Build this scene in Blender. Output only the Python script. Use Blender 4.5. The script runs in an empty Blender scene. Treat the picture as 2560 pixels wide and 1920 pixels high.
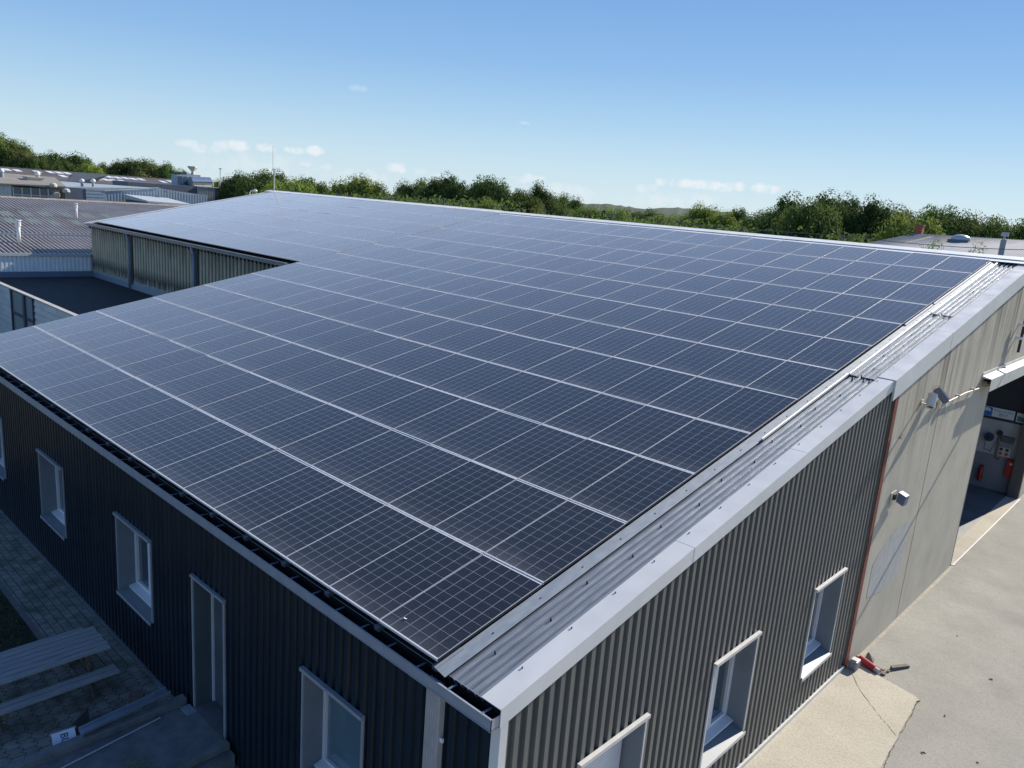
import bpy, bmesh, math, random
from mathutils import Vector, Matrix, Euler
random.seed(7)
R = math.radians
scn = bpy.context.scene
# ------------------------------------------------------------------ camera
CAM = Vector((5.465, -5.089, 4.799)); CROT = Euler((1.3422, -0.0754, 0.7614), 'XYZ')
cd = bpy.data.cameras.new('camera'); cam = bpy.data.objects.new('camera', cd); scn.collection.objects.link(cam)
cam.location = CAM; cam.rotation_euler = CROT
cd.sensor_width = 36; FPX = 1956.0; cd.lens = 36*FPX/2560; cd.clip_start = .1; cd.clip_end = 6000
scn.camera = cam
scn.view_settings.view_transform = 'Standard'; scn.view_settings.look = 'None'; scn.view_settings.gamma = 1
scn.view_settings.exposure = 0.55
# ------------------------------------------------------------------ sun and sky
SUN = Vector((.131, 1, .60)).normalized()          # towards the sun
SEL = math.asin(SUN.z); SAZ = math.atan2(SUN.x, SUN.y)
sd = bpy.data.lights.new('sun', 'SUN'); so = bpy.data.objects.new('sun', sd); scn.collection.objects.link(so)
sd.energy = 5.0; sd.angle = R(.5); sd.color = (1, .93, .82)
so.rotation_euler = (-SUN).to_track_quat('-Z', 'Y').to_euler(); so.location = (0, 30, 40)
CM = CROT.to_matrix()
def ray(px, py):
    d = CM @ Vector(((px-1280)/FPX, (960-py)/FPX, -1)); return d.normalized()
def hit(px, py, n, c):                             # pixel of the photograph onto a world plane n.x = c
    n = Vector(n); d = ray(px, py); return CAM + d*((c-n.dot(CAM))/n.dot(d))
def atd(px, py, dist):
    d = ray(px, py); h = math.hypot(d.x, d.y); return CAM + d*(dist/h)
w = bpy.data.worlds.new('World'); scn.world = w; w.use_nodes = True
nt = w.node_tree; nt.nodes.clear()
def N(nt, t, **k):
    n = nt.nodes.new(t)
    for a, b in k.items(): setattr(n, a, b)
    return n
out = N(nt, 'ShaderNodeOutputWorld'); bg = N(nt, 'ShaderNodeBackground'); bg.inputs[1].default_value = .10
sky = N(nt, 'ShaderNodeTexSky', sky_type='NISHITA'); sky.sun_disc = False
sky.sun_elevation = SEL; sky.sun_rotation = SAZ; sky.air_density = 1.0; sky.dust_density = .05; sky.ozone_density = 1.6; sky.altitude = 50
geo = N(nt, 'ShaderNodeTexCoord')
noi = N(nt, 'ShaderNodeTexNoise'); noi.inputs['Scale'].default_value = 55; noi.inputs['Detail'].default_value = 6; noi.inputs['Roughness'].default_value = .62
nt.links.new(geo.outputs['Generated'], noi.inputs['Vector'])
def M(op, a, b=None, c=None, nt=nt, clamp=False):
    n = N(nt, 'ShaderNodeMath', operation=op); n.use_clamp = clamp
    for i, v in enumerate((a, b, c)):
        if v is None: continue
        if isinstance(v, (int, float)): n.inputs[i].default_value = v
        else: nt.links.new(v, n.inputs[i])
    return n.outputs[0]
nz = M('MULTIPLY', M('SUBTRACT', noi.outputs['Fac'], .5), 4.6)
clouds = [(475,360,34,10,.8),(510,372,50,15,.7),(555,362,28,12,.7),(592,364,30,14,.95),(660,370,26,12,1.),(740,375,30,10,.95),(783,377,26,12,1.),
 (762,412,22,9,.6),(820,418,22,9,.6),(992,420,34,14,.8),(1050,432,30,12,.5),(1095,440,30,9,.5),(1308,446,36,14,.7),(1345,448,26,10,.6),(1508,455,16,6,.7),(1310,308,20,6,.55),(897,222,26,8,.28),
 (1690,457,48,14,1.),(1750,462,38,12,.9),(1805,464,52,15,1.),(1850,466,26,12,.9),(1905,470,46,13,1.),(1935,474,20,12,1.),(1610,470,40,14,.5),(1400,480,110,22,.45),(1700,500,130,20,.4),(640,410,160,26,.35),(900,440,100,22,.35)]
acc = None
for px, py, a, b, s in clouds:
    c = ray(px, py); rt = Vector((c.y, -c.x, 0)).normalized(); up = rt.cross(c); up = -up if up.z < 0 else up
    def dot(v, k):
        n = N(nt, 'ShaderNodeVectorMath', operation='DOT_PRODUCT'); nt.links.new(geo.outputs['Generated'], n.inputs[0]); n.inputs[1].default_value = v*k
        return n.outputs['Value']
    x = M('POWER', M('ABSOLUTE', M('SUBTRACT', dot(rt, FPX/a), 0)), 2); y0 = M('SUBTRACT', dot(up, FPX/b), 0)
    y = M('POWER', M('ABSOLUTE', y0), 2)
    fr = dot(c, 1)
    v = M('MULTIPLY', M('SUBTRACT', M('ADD', M('SUBTRACT', 1, M('ADD', x, y)), nz), .15), 1.0, clamp=True)
    v = M('MULTIPLY', M('MULTIPLY', v, M('GREATER_THAN', fr, .5)), s*.72)
    acc = v if acc is None else M('MAXIMUM', acc, v)
mix = N(nt, 'ShaderNodeMix', data_type='RGBA'); nt.links.new(acc, mix.inputs['Factor']); tint = N(nt, 'ShaderNodeMix', data_type='RGBA', blend_type='MULTIPLY'); tint.inputs[0].default_value = 1; tint.inputs[7].default_value = (.50, .58, .72, 1)   # camera white balance
nt.links.new(sky.outputs[0], tint.inputs[6])
sz = N(nt, 'ShaderNodeSeparateXYZ'); nt.links.new(geo.outputs['Generated'], sz.inputs[0])
gr = N(nt, 'ShaderNodeValToRGB'); nt.links.new(sz.outputs[2], gr.inputs[0]); el_ = gr.color_ramp.elements
SKYR = [(0.0, (.68,.82,.89)), (.05, (.58,.77,.89)), (.10, (.43,.66,.88)), (.16, (.29,.52,.84)), (.24, (.21,.42,.79)), (.45, (.13,.28,.63)), (1.0, (.055,.12,.32)), (1.0, (.055,.12,.32))]
while len(el_) < len(SKYR): el_.new(.5)
for e_, (p_, c_) in zip(el_, SKYR): e_.position = p_; e_.color = (*[q/1.464 for q in c_], 1)
g10 = N(nt, 'ShaderNodeVectorMath', operation='SCALE'); nt.links.new(gr.outputs[0], g10.inputs[0]); g10.inputs['Scale'].default_value = 10
blend = N(nt, 'ShaderNodeMix', data_type='RGBA'); blend.inputs[0].default_value = .88; nt.links.new(tint.outputs[2], blend.inputs[6]); nt.links.new(g10.outputs[0], blend.inputs[7]); nt.links.new(blend.outputs[2], mix.inputs[6])
mix.inputs[7].default_value = (6.2, 6.3, 6.5, 1)
nt.links.new(mix.outputs[2], bg.inputs[0]); nt.links.new(bg.outputs[0], out.inputs[0])

# ------------------------------------------------------------------ helpers
COL = scn.collection
class MB:
    def __init__(s): s.v = []; s.f = []
    def face(s, *pts):
        i = len(s.v); s.v += [tuple(p) for p in pts]; s.f.append(tuple(range(i, i+len(pts)))); return s
    def hexa(s, p):                                # 8 points: bottom 4 (ccw), top 4
        i = len(s.v); s.v += [tuple(q) for q in p]
        s.f += [tuple(i+k for k in q) for q in ((3,2,1,0),(4,5,6,7),(0,1,5,4),(1,2,6,5),(2,3,7,6),(3,0,4,7))]; return s
    def box(s, x0, x1, y0, y1, z0, z1, f=None):
        p = [(x0,y0,z0),(x1,y0,z0),(x1,y1,z0),(x0,y1,z0),(x0,y0,z1),(x1,y0,z1),(x1,y1,z1),(x0,y1,z1)]
        if f: p = [f(*q) for q in p]
        return s.hexa(p)
    def tube(s, a, b, r, r2=None, n=12, cap=True):
        a = Vector(a); b = Vector(b); d = (b-a).normalized(); r2 = r if r2 is None else r2
        u = d.orthogonal().normalized(); v = d.cross(u); i = len(s.v)
        for c, rr in ((a, r), (b, r2)):
            for k in range(n):
                t = 2*math.pi*k/n; s.v.append(tuple(c+u*rr*math.cos(t)+v*rr*math.sin(t)))
        for k in range(n): s.f.append((i+k, i+(k+1) % n, i+n+(k+1) % n, i+n+k))
        if cap: s.f.append(tuple(i+k for k in range(n))[::-1]); s.f.append(tuple(i+n+k for k in range(n)))
        return s
    def path(s, pts, r, n=8):
        for a, b in zip(pts, pts[1:]): s.tube(a, b, r, n=n)
        return s
    def lathe(s, prof, n=20, o=(0,0,0)):           # (radius, z) pairs
        i = len(s.v)
        for r, z in prof:
            for k in range(n):
                t = 2*math.pi*k/n; s.v.append((o[0]+r*math.cos(t), o[1]+r*math.sin(t), o[2]+z))
        for j in range(len(prof)-1):
            for k in range(n): s.f.append((i+j*n+k, i+j*n+(k+1) % n, i+(j+1)*n+(k+1) % n, i+(j+1)*n+k))
        s.f.append(tuple(i+k for k in range(n))[::-1]); s.f.append(tuple(i+(len(prof)-1)*n+k for k in range(n)))
        return s
    def prism(s, poly, y0, y1, f=None):            # poly in (a, c), extruded along b
        p0 = [(a, y0, c) for a, c in poly]; p1 = [(a, y1, c) for a, c in poly]
        if f: p0 = [f(*q) for q in p0]; p1 = [f(*q) for q in p1]
        i = len(s.v); n = len(poly); s.v += [tuple(q) for q in p0+p1]
        s.f.append(tuple(range(i, i+n))); s.f.append(tuple(range(i+n, i+2*n))[::-1])
        for k in range(n): s.f.append((i+k, i+n+k, i+n+(k+1) % n, i+(k+1) % n))
        return s
def rootloc(p):
    v = Vector((0,0,0))
    while p: v += p.location; p = p.parent
    return v
def link(name, mb, mat, parent=None, world=True, smooth=False, bevel=0, thing_loc=None):
    me = bpy.data.meshes.new(name); off = rootloc(parent) if (parent and world) else Vector((0,0,0))
    if thing_loc is not None: off = Vector(thing_loc)
    me.from_pydata([tuple(Vector(v)-off) for v in mb.v], [], mb.f)
    bm = bmesh.new(); bm.from_mesh(me); bmesh.ops.remove_doubles(bm, verts=bm.verts, dist=1e-5)
    bmesh.ops.recalc_face_normals(bm, faces=bm.faces); bm.to_mesh(me); bm.free()
    for m in (mat if isinstance(mat, list) else [mat]): me.materials.append(m)
    if smooth:
        for p in me.polygons: p.use_smooth = True
    o = bpy.data.objects.new(name, me); COL.objects.link(o); o.parent = parent
    if thing_loc is not None: o.location = thing_loc
    if bevel:
        b = o.modifiers.new('bevel', 'BEVEL'); b.width = bevel; b.segments = 2; b.limit_method = 'ANGLE'
    return o
def thing(name, label, cat, loc=(0,0,0), rot=(0,0,0), group=None):
    o = bpy.data.objects.new(name, None); COL.objects.link(o); o.location = loc; o.rotation_euler = rot; o.empty_display_size = .3
    o['label'] = label; o['category'] = cat
    if group: o['group'] = group
    return o
def tag(o, label, cat, group=None, kind=None):
    o['label'] = label; o['category'] = cat
    if group: o['group'] = group
    if kind: o['kind'] = kind
    return o
def struct(name, mb, mat, smooth=False):
    o = link(name, mb, mat, smooth=smooth); o['kind'] = 'structure'; return o
def copytree(root, loc=None, rot=None, scale=None):
    r = root.copy(); COL.objects.link(r)
    if loc is not None: r.location = loc
    if rot is not None: r.rotation_euler = rot
    if scale is not None: r.scale = scale
    for ch in root.children:
        c = ch.copy(); COL.objects.link(c); c.parent = r
        for g in ch.children:
            d = g.copy(); COL.objects.link(d); d.parent = c
    return r
# ------------------------------------------------------------------ materials
def mat(name, col, rough=.6, metal=0, spec=.5, coat=0):
    m = bpy.data.materials.new(name); m.use_nodes = True; b = m.node_tree.nodes['Principled BSDF']
    b.inputs['Base Color'].default_value = (*col, 1); b.inputs['Roughness'].default_value = rough
    b.inputs['Metallic'].default_value = metal; b.inputs['Specular IOR Level'].default_value = spec; b.inputs['Coat Weight'].default_value = coat
    return m
def L(m, a, b): m.node_tree.links.new(a, b)
def pos(m, scale=(1,1,1), objc=False):
    t = m.node_tree
    src = N(t, 'ShaderNodeTexCoord').outputs['Object'] if objc else N(t, 'ShaderNodeNewGeometry').outputs['Position']
    mp = N(t, 'ShaderNodeMapping'); mp.inputs['Scale'].default_value = scale; t.links.new(src, mp.inputs[0]); return mp.outputs[0]
def noise(m, vec, scale, detail=4, rough=.55):
    n = N(m.node_tree, 'ShaderNodeTexNoise'); n.inputs['Scale'].default_value = scale; n.inputs['Detail'].default_value = detail
    n.inputs['Roughness'].default_value = rough; L(m, vec, n.inputs['Vector']); return n.outputs['Fac']
def ramp(m, fac, stops):
    r = N(m.node_tree, 'ShaderNodeValToRGB'); e = r.color_ramp.elements
    while len(e) < len(stops): e.new(.5)
    for k, (p, c) in enumerate(stops): e[k].position = p; e[k].color = (*c, 1) if len(c) == 3 else c
    L(m, fac, r.inputs[0]); return r.outputs[0]
def mixc(m, f, a, b, mode='MIX'):
    n = N(m.node_tree, 'ShaderNodeMix', data_type='RGBA', blend_type=mode)
    if isinstance(f, (int, float)): n.inputs[0].default_value = f
    else: L(m, f, n.inputs[0])
    for i, v in ((6, a), (7, b)):
        if isinstance(v, tuple): n.inputs[i].default_value = (*v, 1)
        else: L(m, v, n.inputs[i])
    return n.outputs[2]
def bsdf(m): return m.node_tree.nodes['Principled BSDF']
def bump(m, h, strength=.3, dist=.02):
    b = N(m.node_tree, 'ShaderNodeBump'); b.inputs['Strength'].default_value = strength; b.inputs['Distance'].default_value = dist
    L(m, h, b.inputs['Height']); L(m, b.outputs[0], bsdf(m).inputs['Normal'])
def varied(name, c1, c2, scale=3, rough=.6, metal=0, spec=.5, sc=(1,1,1), bmp=0, bscale=None, rr=None, detail=5, objc=False, lo=.35, hi=.65):
    m = mat(name, c1, rough, metal, spec); v = pos(m, sc, objc); f = noise(m, v, scale, detail)
    L(m, ramp(m, f, [(lo, c1), (hi, c2)]), bsdf(m).inputs['Base Color'])
    if bmp: bump(m, noise(m, v, bscale or scale*6, 4), bmp)
    if rr:
        L(m, ramp(m, noise(m, v, scale*1.7, 3), [(.3, (rr[0],)*3), (.7, (rr[1],)*3)]), bsdf(m).inputs['Roughness'])
    return m
def MM(m, op, a, b=None, c=None, clamp=False): return M(op, a, b, c, nt=m.node_tree, clamp=clamp)

GREY_TRIM = varied('trim_grey', (.68,.685,.67), (.61,.615,.605), 1.5, .42, .0, .5, bmp=.06, bscale=2.0, rr=(.32,.5))
ALU = mat('aluminium_frame', (.80,.80,.81), .45, .3)
GALV = varied('galvanised', (.27,.31,.35), (.21,.25,.30), 5, .6, .15, .3, sc=(3,1,1), rr=(.56,.68))
GALV2 = varied('galvanised_sheet', (.40,.43,.45), (.28,.31,.34), 4, .42, .55, sc=(6,.5,.5), rr=(.36,.48))
ANTH_X = 0
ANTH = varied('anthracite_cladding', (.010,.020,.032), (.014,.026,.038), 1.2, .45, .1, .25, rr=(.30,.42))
ANTHG = varied('anthracite_gable', (.130,.134,.130), (.148,.150,.142), 1.2, .5, .0, .4, rr=(.36,.5))  # lighter copy of the front cladding colour, with the gable's sunlight painted in
def weather(m, z0, dust):                            # rain streaks, splash dirt near the ground
    gp = N(m.node_tree, 'ShaderNodeNewGeometry'); sp = N(m.node_tree, 'ShaderNodeSeparateXYZ'); L(m, gp.outputs['Position'], sp.inputs[0])
    st = noise(m, pos(m, (3, 3, .18)), 1.6, 5, .65); low = MM(m, 'POWER', MM(m, 'SUBTRACT', 1, MM(m, 'MULTIPLY', MM(m, 'SUBTRACT', sp.outputs[2], z0), 1.3), clamp=True), 2)
    f_ = MM(m, 'ADD', MM(m, 'MULTIPLY', MM(m, 'SUBTRACT', st, .48, clamp=True), 1.1), MM(m, 'MULTIPLY', low, MM(m, 'MULTIPLY', st, .55)), clamp=True)
    src = bsdf(m).inputs['Base Color'].links[0].from_socket; L(m, mixc(m, f_, src, dust), bsdf(m).inputs['Base Color'])
weather(ANTH, -4.13, (.06,.062,.06)); weather(ANTHG, -4.13, (.24,.22,.18))
WHITE = varied('white_pvc', (.74,.75,.77), (.68,.69,.71), 3, .35)
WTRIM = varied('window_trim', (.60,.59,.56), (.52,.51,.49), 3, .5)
REVEAL = varied('window_reveal', (.20,.225,.25), (.17,.195,.22), 2, .5)
DARK = mat('dark_void', (.006,.006,.008), .8, 0, .2)  # near-black paint standing in for unlit hollows
RUBBER = mat('black_plastic', (.02,.02,.022), .45)
REDST = varied('red_oxide_steel', (.20,.035,.022), (.13,.03,.02), 8, .65)
GLASS = mat('window_glass', (.03,.055,.075), .04, 0, .9, .6)
GLASSB = mat('blind_glass', (.10,.17,.21), .06, 0, .9, .6)
# solar cell glass, patterned in the panel's own coordinates
def cell_mat():
    m = mat('solar_cells', (.02,.03,.05), .12, 0, .5); t = m.node_tree
    tc = N(t, 'ShaderNodeTexCoord'); sp = N(t, 'ShaderNodeSeparateXYZ'); L(m, tc.outputs['Object'], sp.inputs[0])
    X, Y = sp.outputs[0], sp.outputs[1]
    mx, my = .006, .020; cw = (1.012-2*mx)/6; chh = (1.688-2*my)/10
    fx = MM(m, 'MULTIPLY', MM(m, 'SUBTRACT', X, mx), 1/cw); fy = MM(m, 'MULTIPLY', MM(m, 'SUBTRACT', Y, my), 1/chh)
    def line(f, width):                            # 1 on a line at every integer
        d = MM(m, 'ABSOLUTE', MM(m, 'SUBTRACT', MM(m, 'FRACT', MM(m, 'ADD', f, .5)), .5)); return MM(m, 'LESS_THAN', d, width)
    inx = MM(m, 'LESS_THAN', MM(m, 'ABSOLUTE', MM(m, 'SUBTRACT', fx, 3)), 2.9)
    g = MM(m, 'MULTIPLY', MM(m, 'MAXIMUM', MM(m, 'MULTIPLY', line(fx, .012), inx), line(fy, .0065)), .9)
    bb = MM(m, 'MULTIPLY', line(MM(m, 'ADD', MM(m, 'MULTIPLY', fx, 5), .5), .035), .16)
    outx = MM(m, 'GREATER_THAN', MM(m, 'ABSOLUTE', MM(m, 'SUBTRACT', fx, 3)), 3.0); outy = MM(m, 'GREATER_THAN', MM(m, 'ABSOLUTE', MM(m, 'SUBTRACT', fy, 5)), 5.0)
    line_f = MM(m, 'MAXIMUM', g, bb)
    oi = N(t, 'ShaderNodeObjectInfo')
    cellc = mixc(m, oi.outputs['Random'], (.006,.0072,.011), (.010,.012,.017))
    col = mixc(m, line_f, cellc, (.50,.53,.58))
    # dust: thin film all over, thicker near the lower edge, streaks running down the slope
    gp = N(t, 'ShaderNodeNewGeometry'); mp = N(t, 'ShaderNodeMapping'); mp.inputs['Scale'].default_value = (7, .7, .7); L(m, gp.outputs['Position'], mp.inputs[0])
    st = noise(m, mp.outputs[0], 2.2, 4); sp2 = noise(m, gp.outputs['Position'], 1.4, 5)
    low = MM(m, 'MULTIPLY', MM(m, 'POWER', MM(m, 'SUBTRACT', 1, MM(m, 'MULTIPLY', Y, .592), clamp=True), 9), MM(m, 'ADD', .03, MM(m, 'MULTIPLY', MM(m, 'POWER', sp2, 2), .36)))
    dust = MM(m, 'ADD', MM(m, 'ADD', .002, MM(m, 'MULTIPLY', st, .022)), low, clamp=True)
    col = mixc(m, dust, col, (.42,.41,.40)); L(m, col, bsdf(m).inputs['Base Color'])
    L(m, MM(m, 'ADD', .14, MM(m, 'MULTIPLY', MM(m, 'ADD', dust, MM(m, 'MULTIPLY', oi.outputs['Random'], .06)), .7), clamp=True), bsdf(m).inputs['Roughness'])
    bsdf(m).inputs['IOR'].default_value = 1.45; bsdf(m).inputs['Coat Weight'].default_value = .35; bsdf(m).inputs['Specular Tint'].default_value = (1,.90,.78,1); bsdf(m).inputs['Coat Roughness'].default_value = .16; bsdf(m).inputs['Sheen Weight'].default_value = 1.0; bsdf(m).inputs['Sheen Roughness'].default_value = .21; bsdf(m).inputs['Sheen Tint'].default_value = (.94,.94,1,1)
    b = N(t, 'ShaderNodeBump'); b.inputs['Strength'].default_value = .06; b.inputs['Distance'].default_value = .02
    mp3 = N(t, 'ShaderNodeMapping'); mp3.inputs['Scale'].default_value = (1,1,1); L(m, gp.outputs['Position'], mp3.inputs[0]); L(m, noise(m, mp3.outputs[0], 1.1, 1), b.inputs['Height']); L(m, b.outputs[0], bsdf(m).inputs['Normal'])
    return m
CELL = cell_mat()
def concrete_wall():
    m = mat('stained_concrete', (.42,.38,.31), .85, 0, .25); gp = N(m.node_tree, 'ShaderNodeNewGeometry'); sp = N(m.node_tree, 'ShaderNodeSeparateXYZ'); L(m, gp.outputs['Position'], sp.inputs[0])
    v = gp.outputs['Position']; a = noise(m, v, 1.1, 6, .6); b = noise(m, pos(m, (1,1,.8)), 22, 5, .7)
    base = ramp(m, a, [(.3, (.47,.43,.35)), (.5, (.54,.49,.39)), (.72, (.60,.54,.43))])
    base = mixc(m, MM(m, 'MULTIPLY', b, .35), base, (.30,.29,.26))
    s = noise(m, pos(m, (1, 2.2, .10)), 1.5, 6, .65)
    s2 = noise(m, pos(m, (1, 6.0, .22)), 1.0, 4, .6)
    # streak strength falls away from the roof edge (z of roof line = tan*y)
    d = MM(m, 'SUBTRACT', MM(m, 'MULTIPLY', sp.outputs[1], .2110), sp.outputs[2])
    fall = MM(m, 'SUBTRACT', 1.35, MM(m, 'MULTIPLY', d, .42), clamp=True)
    k = MM(m, 'MULTIPLY', MM(m, 'MULTIPLY', MM(m, 'SUBTRACT', MM(m, 'ADD', s, MM(m, 'MULTIPLY', s2, .35)), .60), 4.2, clamp=True), MM(m, 'ADD', .06, MM(m, 'MULTIPLY', fall, .75)))
    col = mixc(m, k, base, (.115,.10,.080)); L(m, col, bsdf(m).inputs['Base Color']); bump(m, b, .35, .01); return m
CONC = concrete_wall()
PATCH = varied('grey_render_patch', (.36,.37,.37), (.46,.45,.42), 5, .9, bmp=.2, sc=(1,1.5,.8))
def ground_mat(name, c1, c2, speck, sc=1, crack=False):
    m = mat(name, c1, .9, 0, .2); v = pos(m)
    c = ramp(m, noise(m, v, .9*sc, 6, .6), [(.3, c1), (.7, c2)]); st_ = noise(m, v, .35, 5, .65); c = mixc(m, MM(m, 'MULTIPLY', MM(m, 'SUBTRACT', st_, .50, clamp=True), 3.5, clamp=True), c, tuple(x*.72 for x in c1))
    n2 = noise(m, v, 26*sc, 3, .8); c = mixc(m, MM(m, 'MULTIPLY', MM(m, 'SUBTRACT', n2, .47, clamp=True), 3.2, clamp=True), c, speck)
    n3 = noise(m, v, 70*sc, 2, .7); c = mixc(m, MM(m, 'MULTIPLY', MM(m, 'SUBTRACT', n3, .56, clamp=True), 5, clamp=True), c, tuple(min(1, x*1.5) for x in c2))
    L(m, c, bsdf(m).inputs['Base Color']); bump(m, n2, .5, .01); return m
YARD = ground_mat('yard_asphalt', (.285,.275,.245), (.36,.345,.30), (.22,.21,.19))
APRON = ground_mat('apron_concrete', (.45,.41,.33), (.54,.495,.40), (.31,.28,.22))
FELT = varied('roof_felt', (.010,.012,.015), (.016,.018,.022), 1.2, .75, sc=(.35,1.4,1), bmp=.12, bscale=4)
def fibre(name, ca, cb, cc, sc=(1,1,1)):
    m = mat(name, ca, .9, 0, .2); v = pos(m, sc)
    c = ramp(m, noise(m, v, 1.3, 6, .62), [(.28, ca), (.5, cb), (.74, cc)]); c = mixc(m, MM(m, 'MULTIPLY', noise(m, v, 14, 4), .5), c, ca)
    L(m, c, bsdf(m).inputs['Base Color']); return m
def weathered():
    m = mat('weathered_fibre_cement', (.3,.3,.25), .9, 0, .2); gp = N(m.node_tree, 'ShaderNodeNewGeometry'); sp = N(m.node_tree, 'ShaderNodeSeparateXYZ'); L(m, gp.outputs['Position'], sp.inputs[0])
    s = noise(m, pos(m, (7, 1, .45)), 1.0, 5, .7); s2 = noise(m, pos(m, (2.2, 1, 1.2)), 1.0, 5, .6)
    z = MM(m, 'MULTIPLY', MM(m, 'ADD', sp.outputs[2], .35), .43)      # 0 at the foot, 1 at the top
    # algae: dark in a band near the foot and again under the gutter
    # foot
    foot = MM(m, 'SUBTRACT', 1, MM(m, 'MULTIPLY', MM(m, 'ABSOLUTE', MM(m, 'SUBTRACT', MM(m, 'ADD', z, MM(m, 'MULTIPLY', s, .5)), .40)), 4.0), clamp=True)
    top = MM(m, 'MULTIPLY', MM(m, 'SUBTRACT', z, .50, clamp=True), .7)
    k = MM(m, 'MULTIPLY', MM(m, 'SUBTRACT', MM(m, 'ADD', MM(m, 'ADD', MM(m, 'MULTIPLY', foot, .45), top), s), .60), 2.2, clamp=True)
    c = mixc(m, k, ramp(m, s2, [(.3, (.62,.53,.37)), (.7, (.46,.42,.32))]), (.050,.050,.046))
    L(m, c, bsdf(m).inputs['Base Color']); return m
WEATH = weathered()
def trough_x(m):  # corrugation shading put into the colour: troughs darker
    gp = N(m.node_tree, 'ShaderNodeNewGeometry'); sp = N(m.node_tree, 'ShaderNodeSeparateXYZ'); L(m, gp.outputs['Position'], sp.inputs[0])
    w_ = MM(m, 'SINE', MM(m, 'MULTIPLY', MM(m, 'ADD', sp.outputs[0], 39.05), 2*math.pi/.30)); f_ = MM(m, 'MULTIPLY', MM(m, 'SUBTRACT', .05, w_, clamp=True), 1.5, clamp=True)
    src = bsdf(m).inputs['Base Color'].links[0].from_socket; L(m, mixc(m, MM(m, 'MULTIPLY', f_, .7), src, (.07,.065,.055)), bsdf(m).inputs['Base Color'])
trough_x(WEATH)
LIME = varied('lime_stained_concrete', (.36,.42,.40), (.26,.31,.31), 3, .9, sc=(2,1,.6))
FIBRE = fibre('old_fibre_cement_roof', (.36,.31,.28), (.54,.50,.46), (.66,.62,.58), (.35,.35,1))
def trough(m, y0, pitch):                            # troughs painted darker, standing in for the shade between the waves
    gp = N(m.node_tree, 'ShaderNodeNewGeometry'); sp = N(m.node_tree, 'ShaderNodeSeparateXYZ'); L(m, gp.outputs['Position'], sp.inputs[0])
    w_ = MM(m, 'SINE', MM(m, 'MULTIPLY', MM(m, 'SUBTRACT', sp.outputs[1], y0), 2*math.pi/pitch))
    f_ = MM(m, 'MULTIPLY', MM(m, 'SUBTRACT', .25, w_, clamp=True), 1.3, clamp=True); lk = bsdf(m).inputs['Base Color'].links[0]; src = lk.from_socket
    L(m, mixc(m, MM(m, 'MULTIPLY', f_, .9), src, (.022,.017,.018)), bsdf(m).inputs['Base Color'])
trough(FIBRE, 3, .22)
FIBRE2 = fibre('dark_fibre_cement_roof', (.09,.078,.08), (.12,.105,.108), (.15,.135,.13), (.1,.1,1))
PALE = varied('pale_sheet', (.62,.65,.66), (.52,.56,.58), 3, .45, .25, sc=(1,4,1))
BLUEGREY = varied('bluegrey_sheet', (.36,.42,.48), (.31,.37,.43), 1, .5, .1, sc=(1,5,.4))
SLATEB = varied('slate_blue_panel', (.115,.145,.19), (.10,.125,.165), 1, .55)
CREAM = varied('cream_sheet', (.46,.46,.42), (.40,.40,.37), 1, .6, sc=(1,5,.4))
BROWNR = varied('brown_felt_roof', (.20,.185,.165), (.26,.24,.21), .6, .9)
GREYR = varied('grey_sheet_roof', (.25,.265,.285), (.31,.32,.335), .8, .6, sc=(1,.4,1))
RUSTY = varied('rusty_rooflight', (.22,.19,.16), (.28,.25,.21), 2, .8)
SKYL = varied('aged_rooflight', (.62,.62,.42), (.46,.52,.42), 5, .6, sc=(1,3,1))
SKYLW = mat('white_rooflight', (.80,.82,.84), .3)
STEEL = mat('bright_steel', (.72,.73,.74), .25, .9)
DOORM = mat('roller_door', (.30,.34,.40), .5)
BRICK = varied('terracotta', (.35,.12,.07), (.28,.10,.06), 9, .9)
# ------------------------------------------------------------------ roof frame
TH = 0.20795; CT, ST, TT = math.cos(TH), math.sin(TH), math.tan(TH)
PU, PV = 1.02, 1.711
def RP(x, s, h=0): return Vector((x, s*CT-h*ST, s*ST+h*CT))
G = -4.13
# ------------------------------------------------------------------ setting: ground
def sheet(x0, x1, y0, y1, z, n=1):
    m = MB()
    for i in range(n):
        for j in range(n):
            a, b = x0+(x1-x0)*i/n, x0+(x1-x0)*(i+1)/n; c, d = y0+(y1-y0)*j/n, y0+(y1-y0)*(j+1)/n
            m.face((a,c,z),(b,c,z),(b,d,z),(a,d,z))
    return m
GRASSG = varied('meadow_ground', (.05,.075,.022), (.085,.10,.04), .05, .95)
struct('ground', sheet(-2500, 2500, -2500, 2500, G-.06), GRASSG)
struct('yard', sheet(.3, 42, -40, 46, G), YARD)
ap = MB(); pts = [(.5,10.98),(1.0,11.05),(1.32,11.02),(1.80,10.93),(2.30,10.83),(2.40,10.74),(2.37,10.66),(2.43,10.0),(2.47,9.3),(2.50,9.22),(2.52,8.6),(2.57,8.1),(2.62,7.3),(2.68,6),(2.80,3),(2.95,-2),(3.1,-9),(.5,-9)]
ap.face(*[(x, y, G+.02) for x, y in pts][::-1])
for (x, y), (x2, y2) in zip(pts, pts[1:]): ap.face((x,y,G+.02),(x2,y2,G+.02),(x2,y2,G-.02),(x,y,G-.02))
struct('apron', ap, APRON)
CRACK = mat('crack_dirt', (.10,.085,.06), .95)
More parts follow.
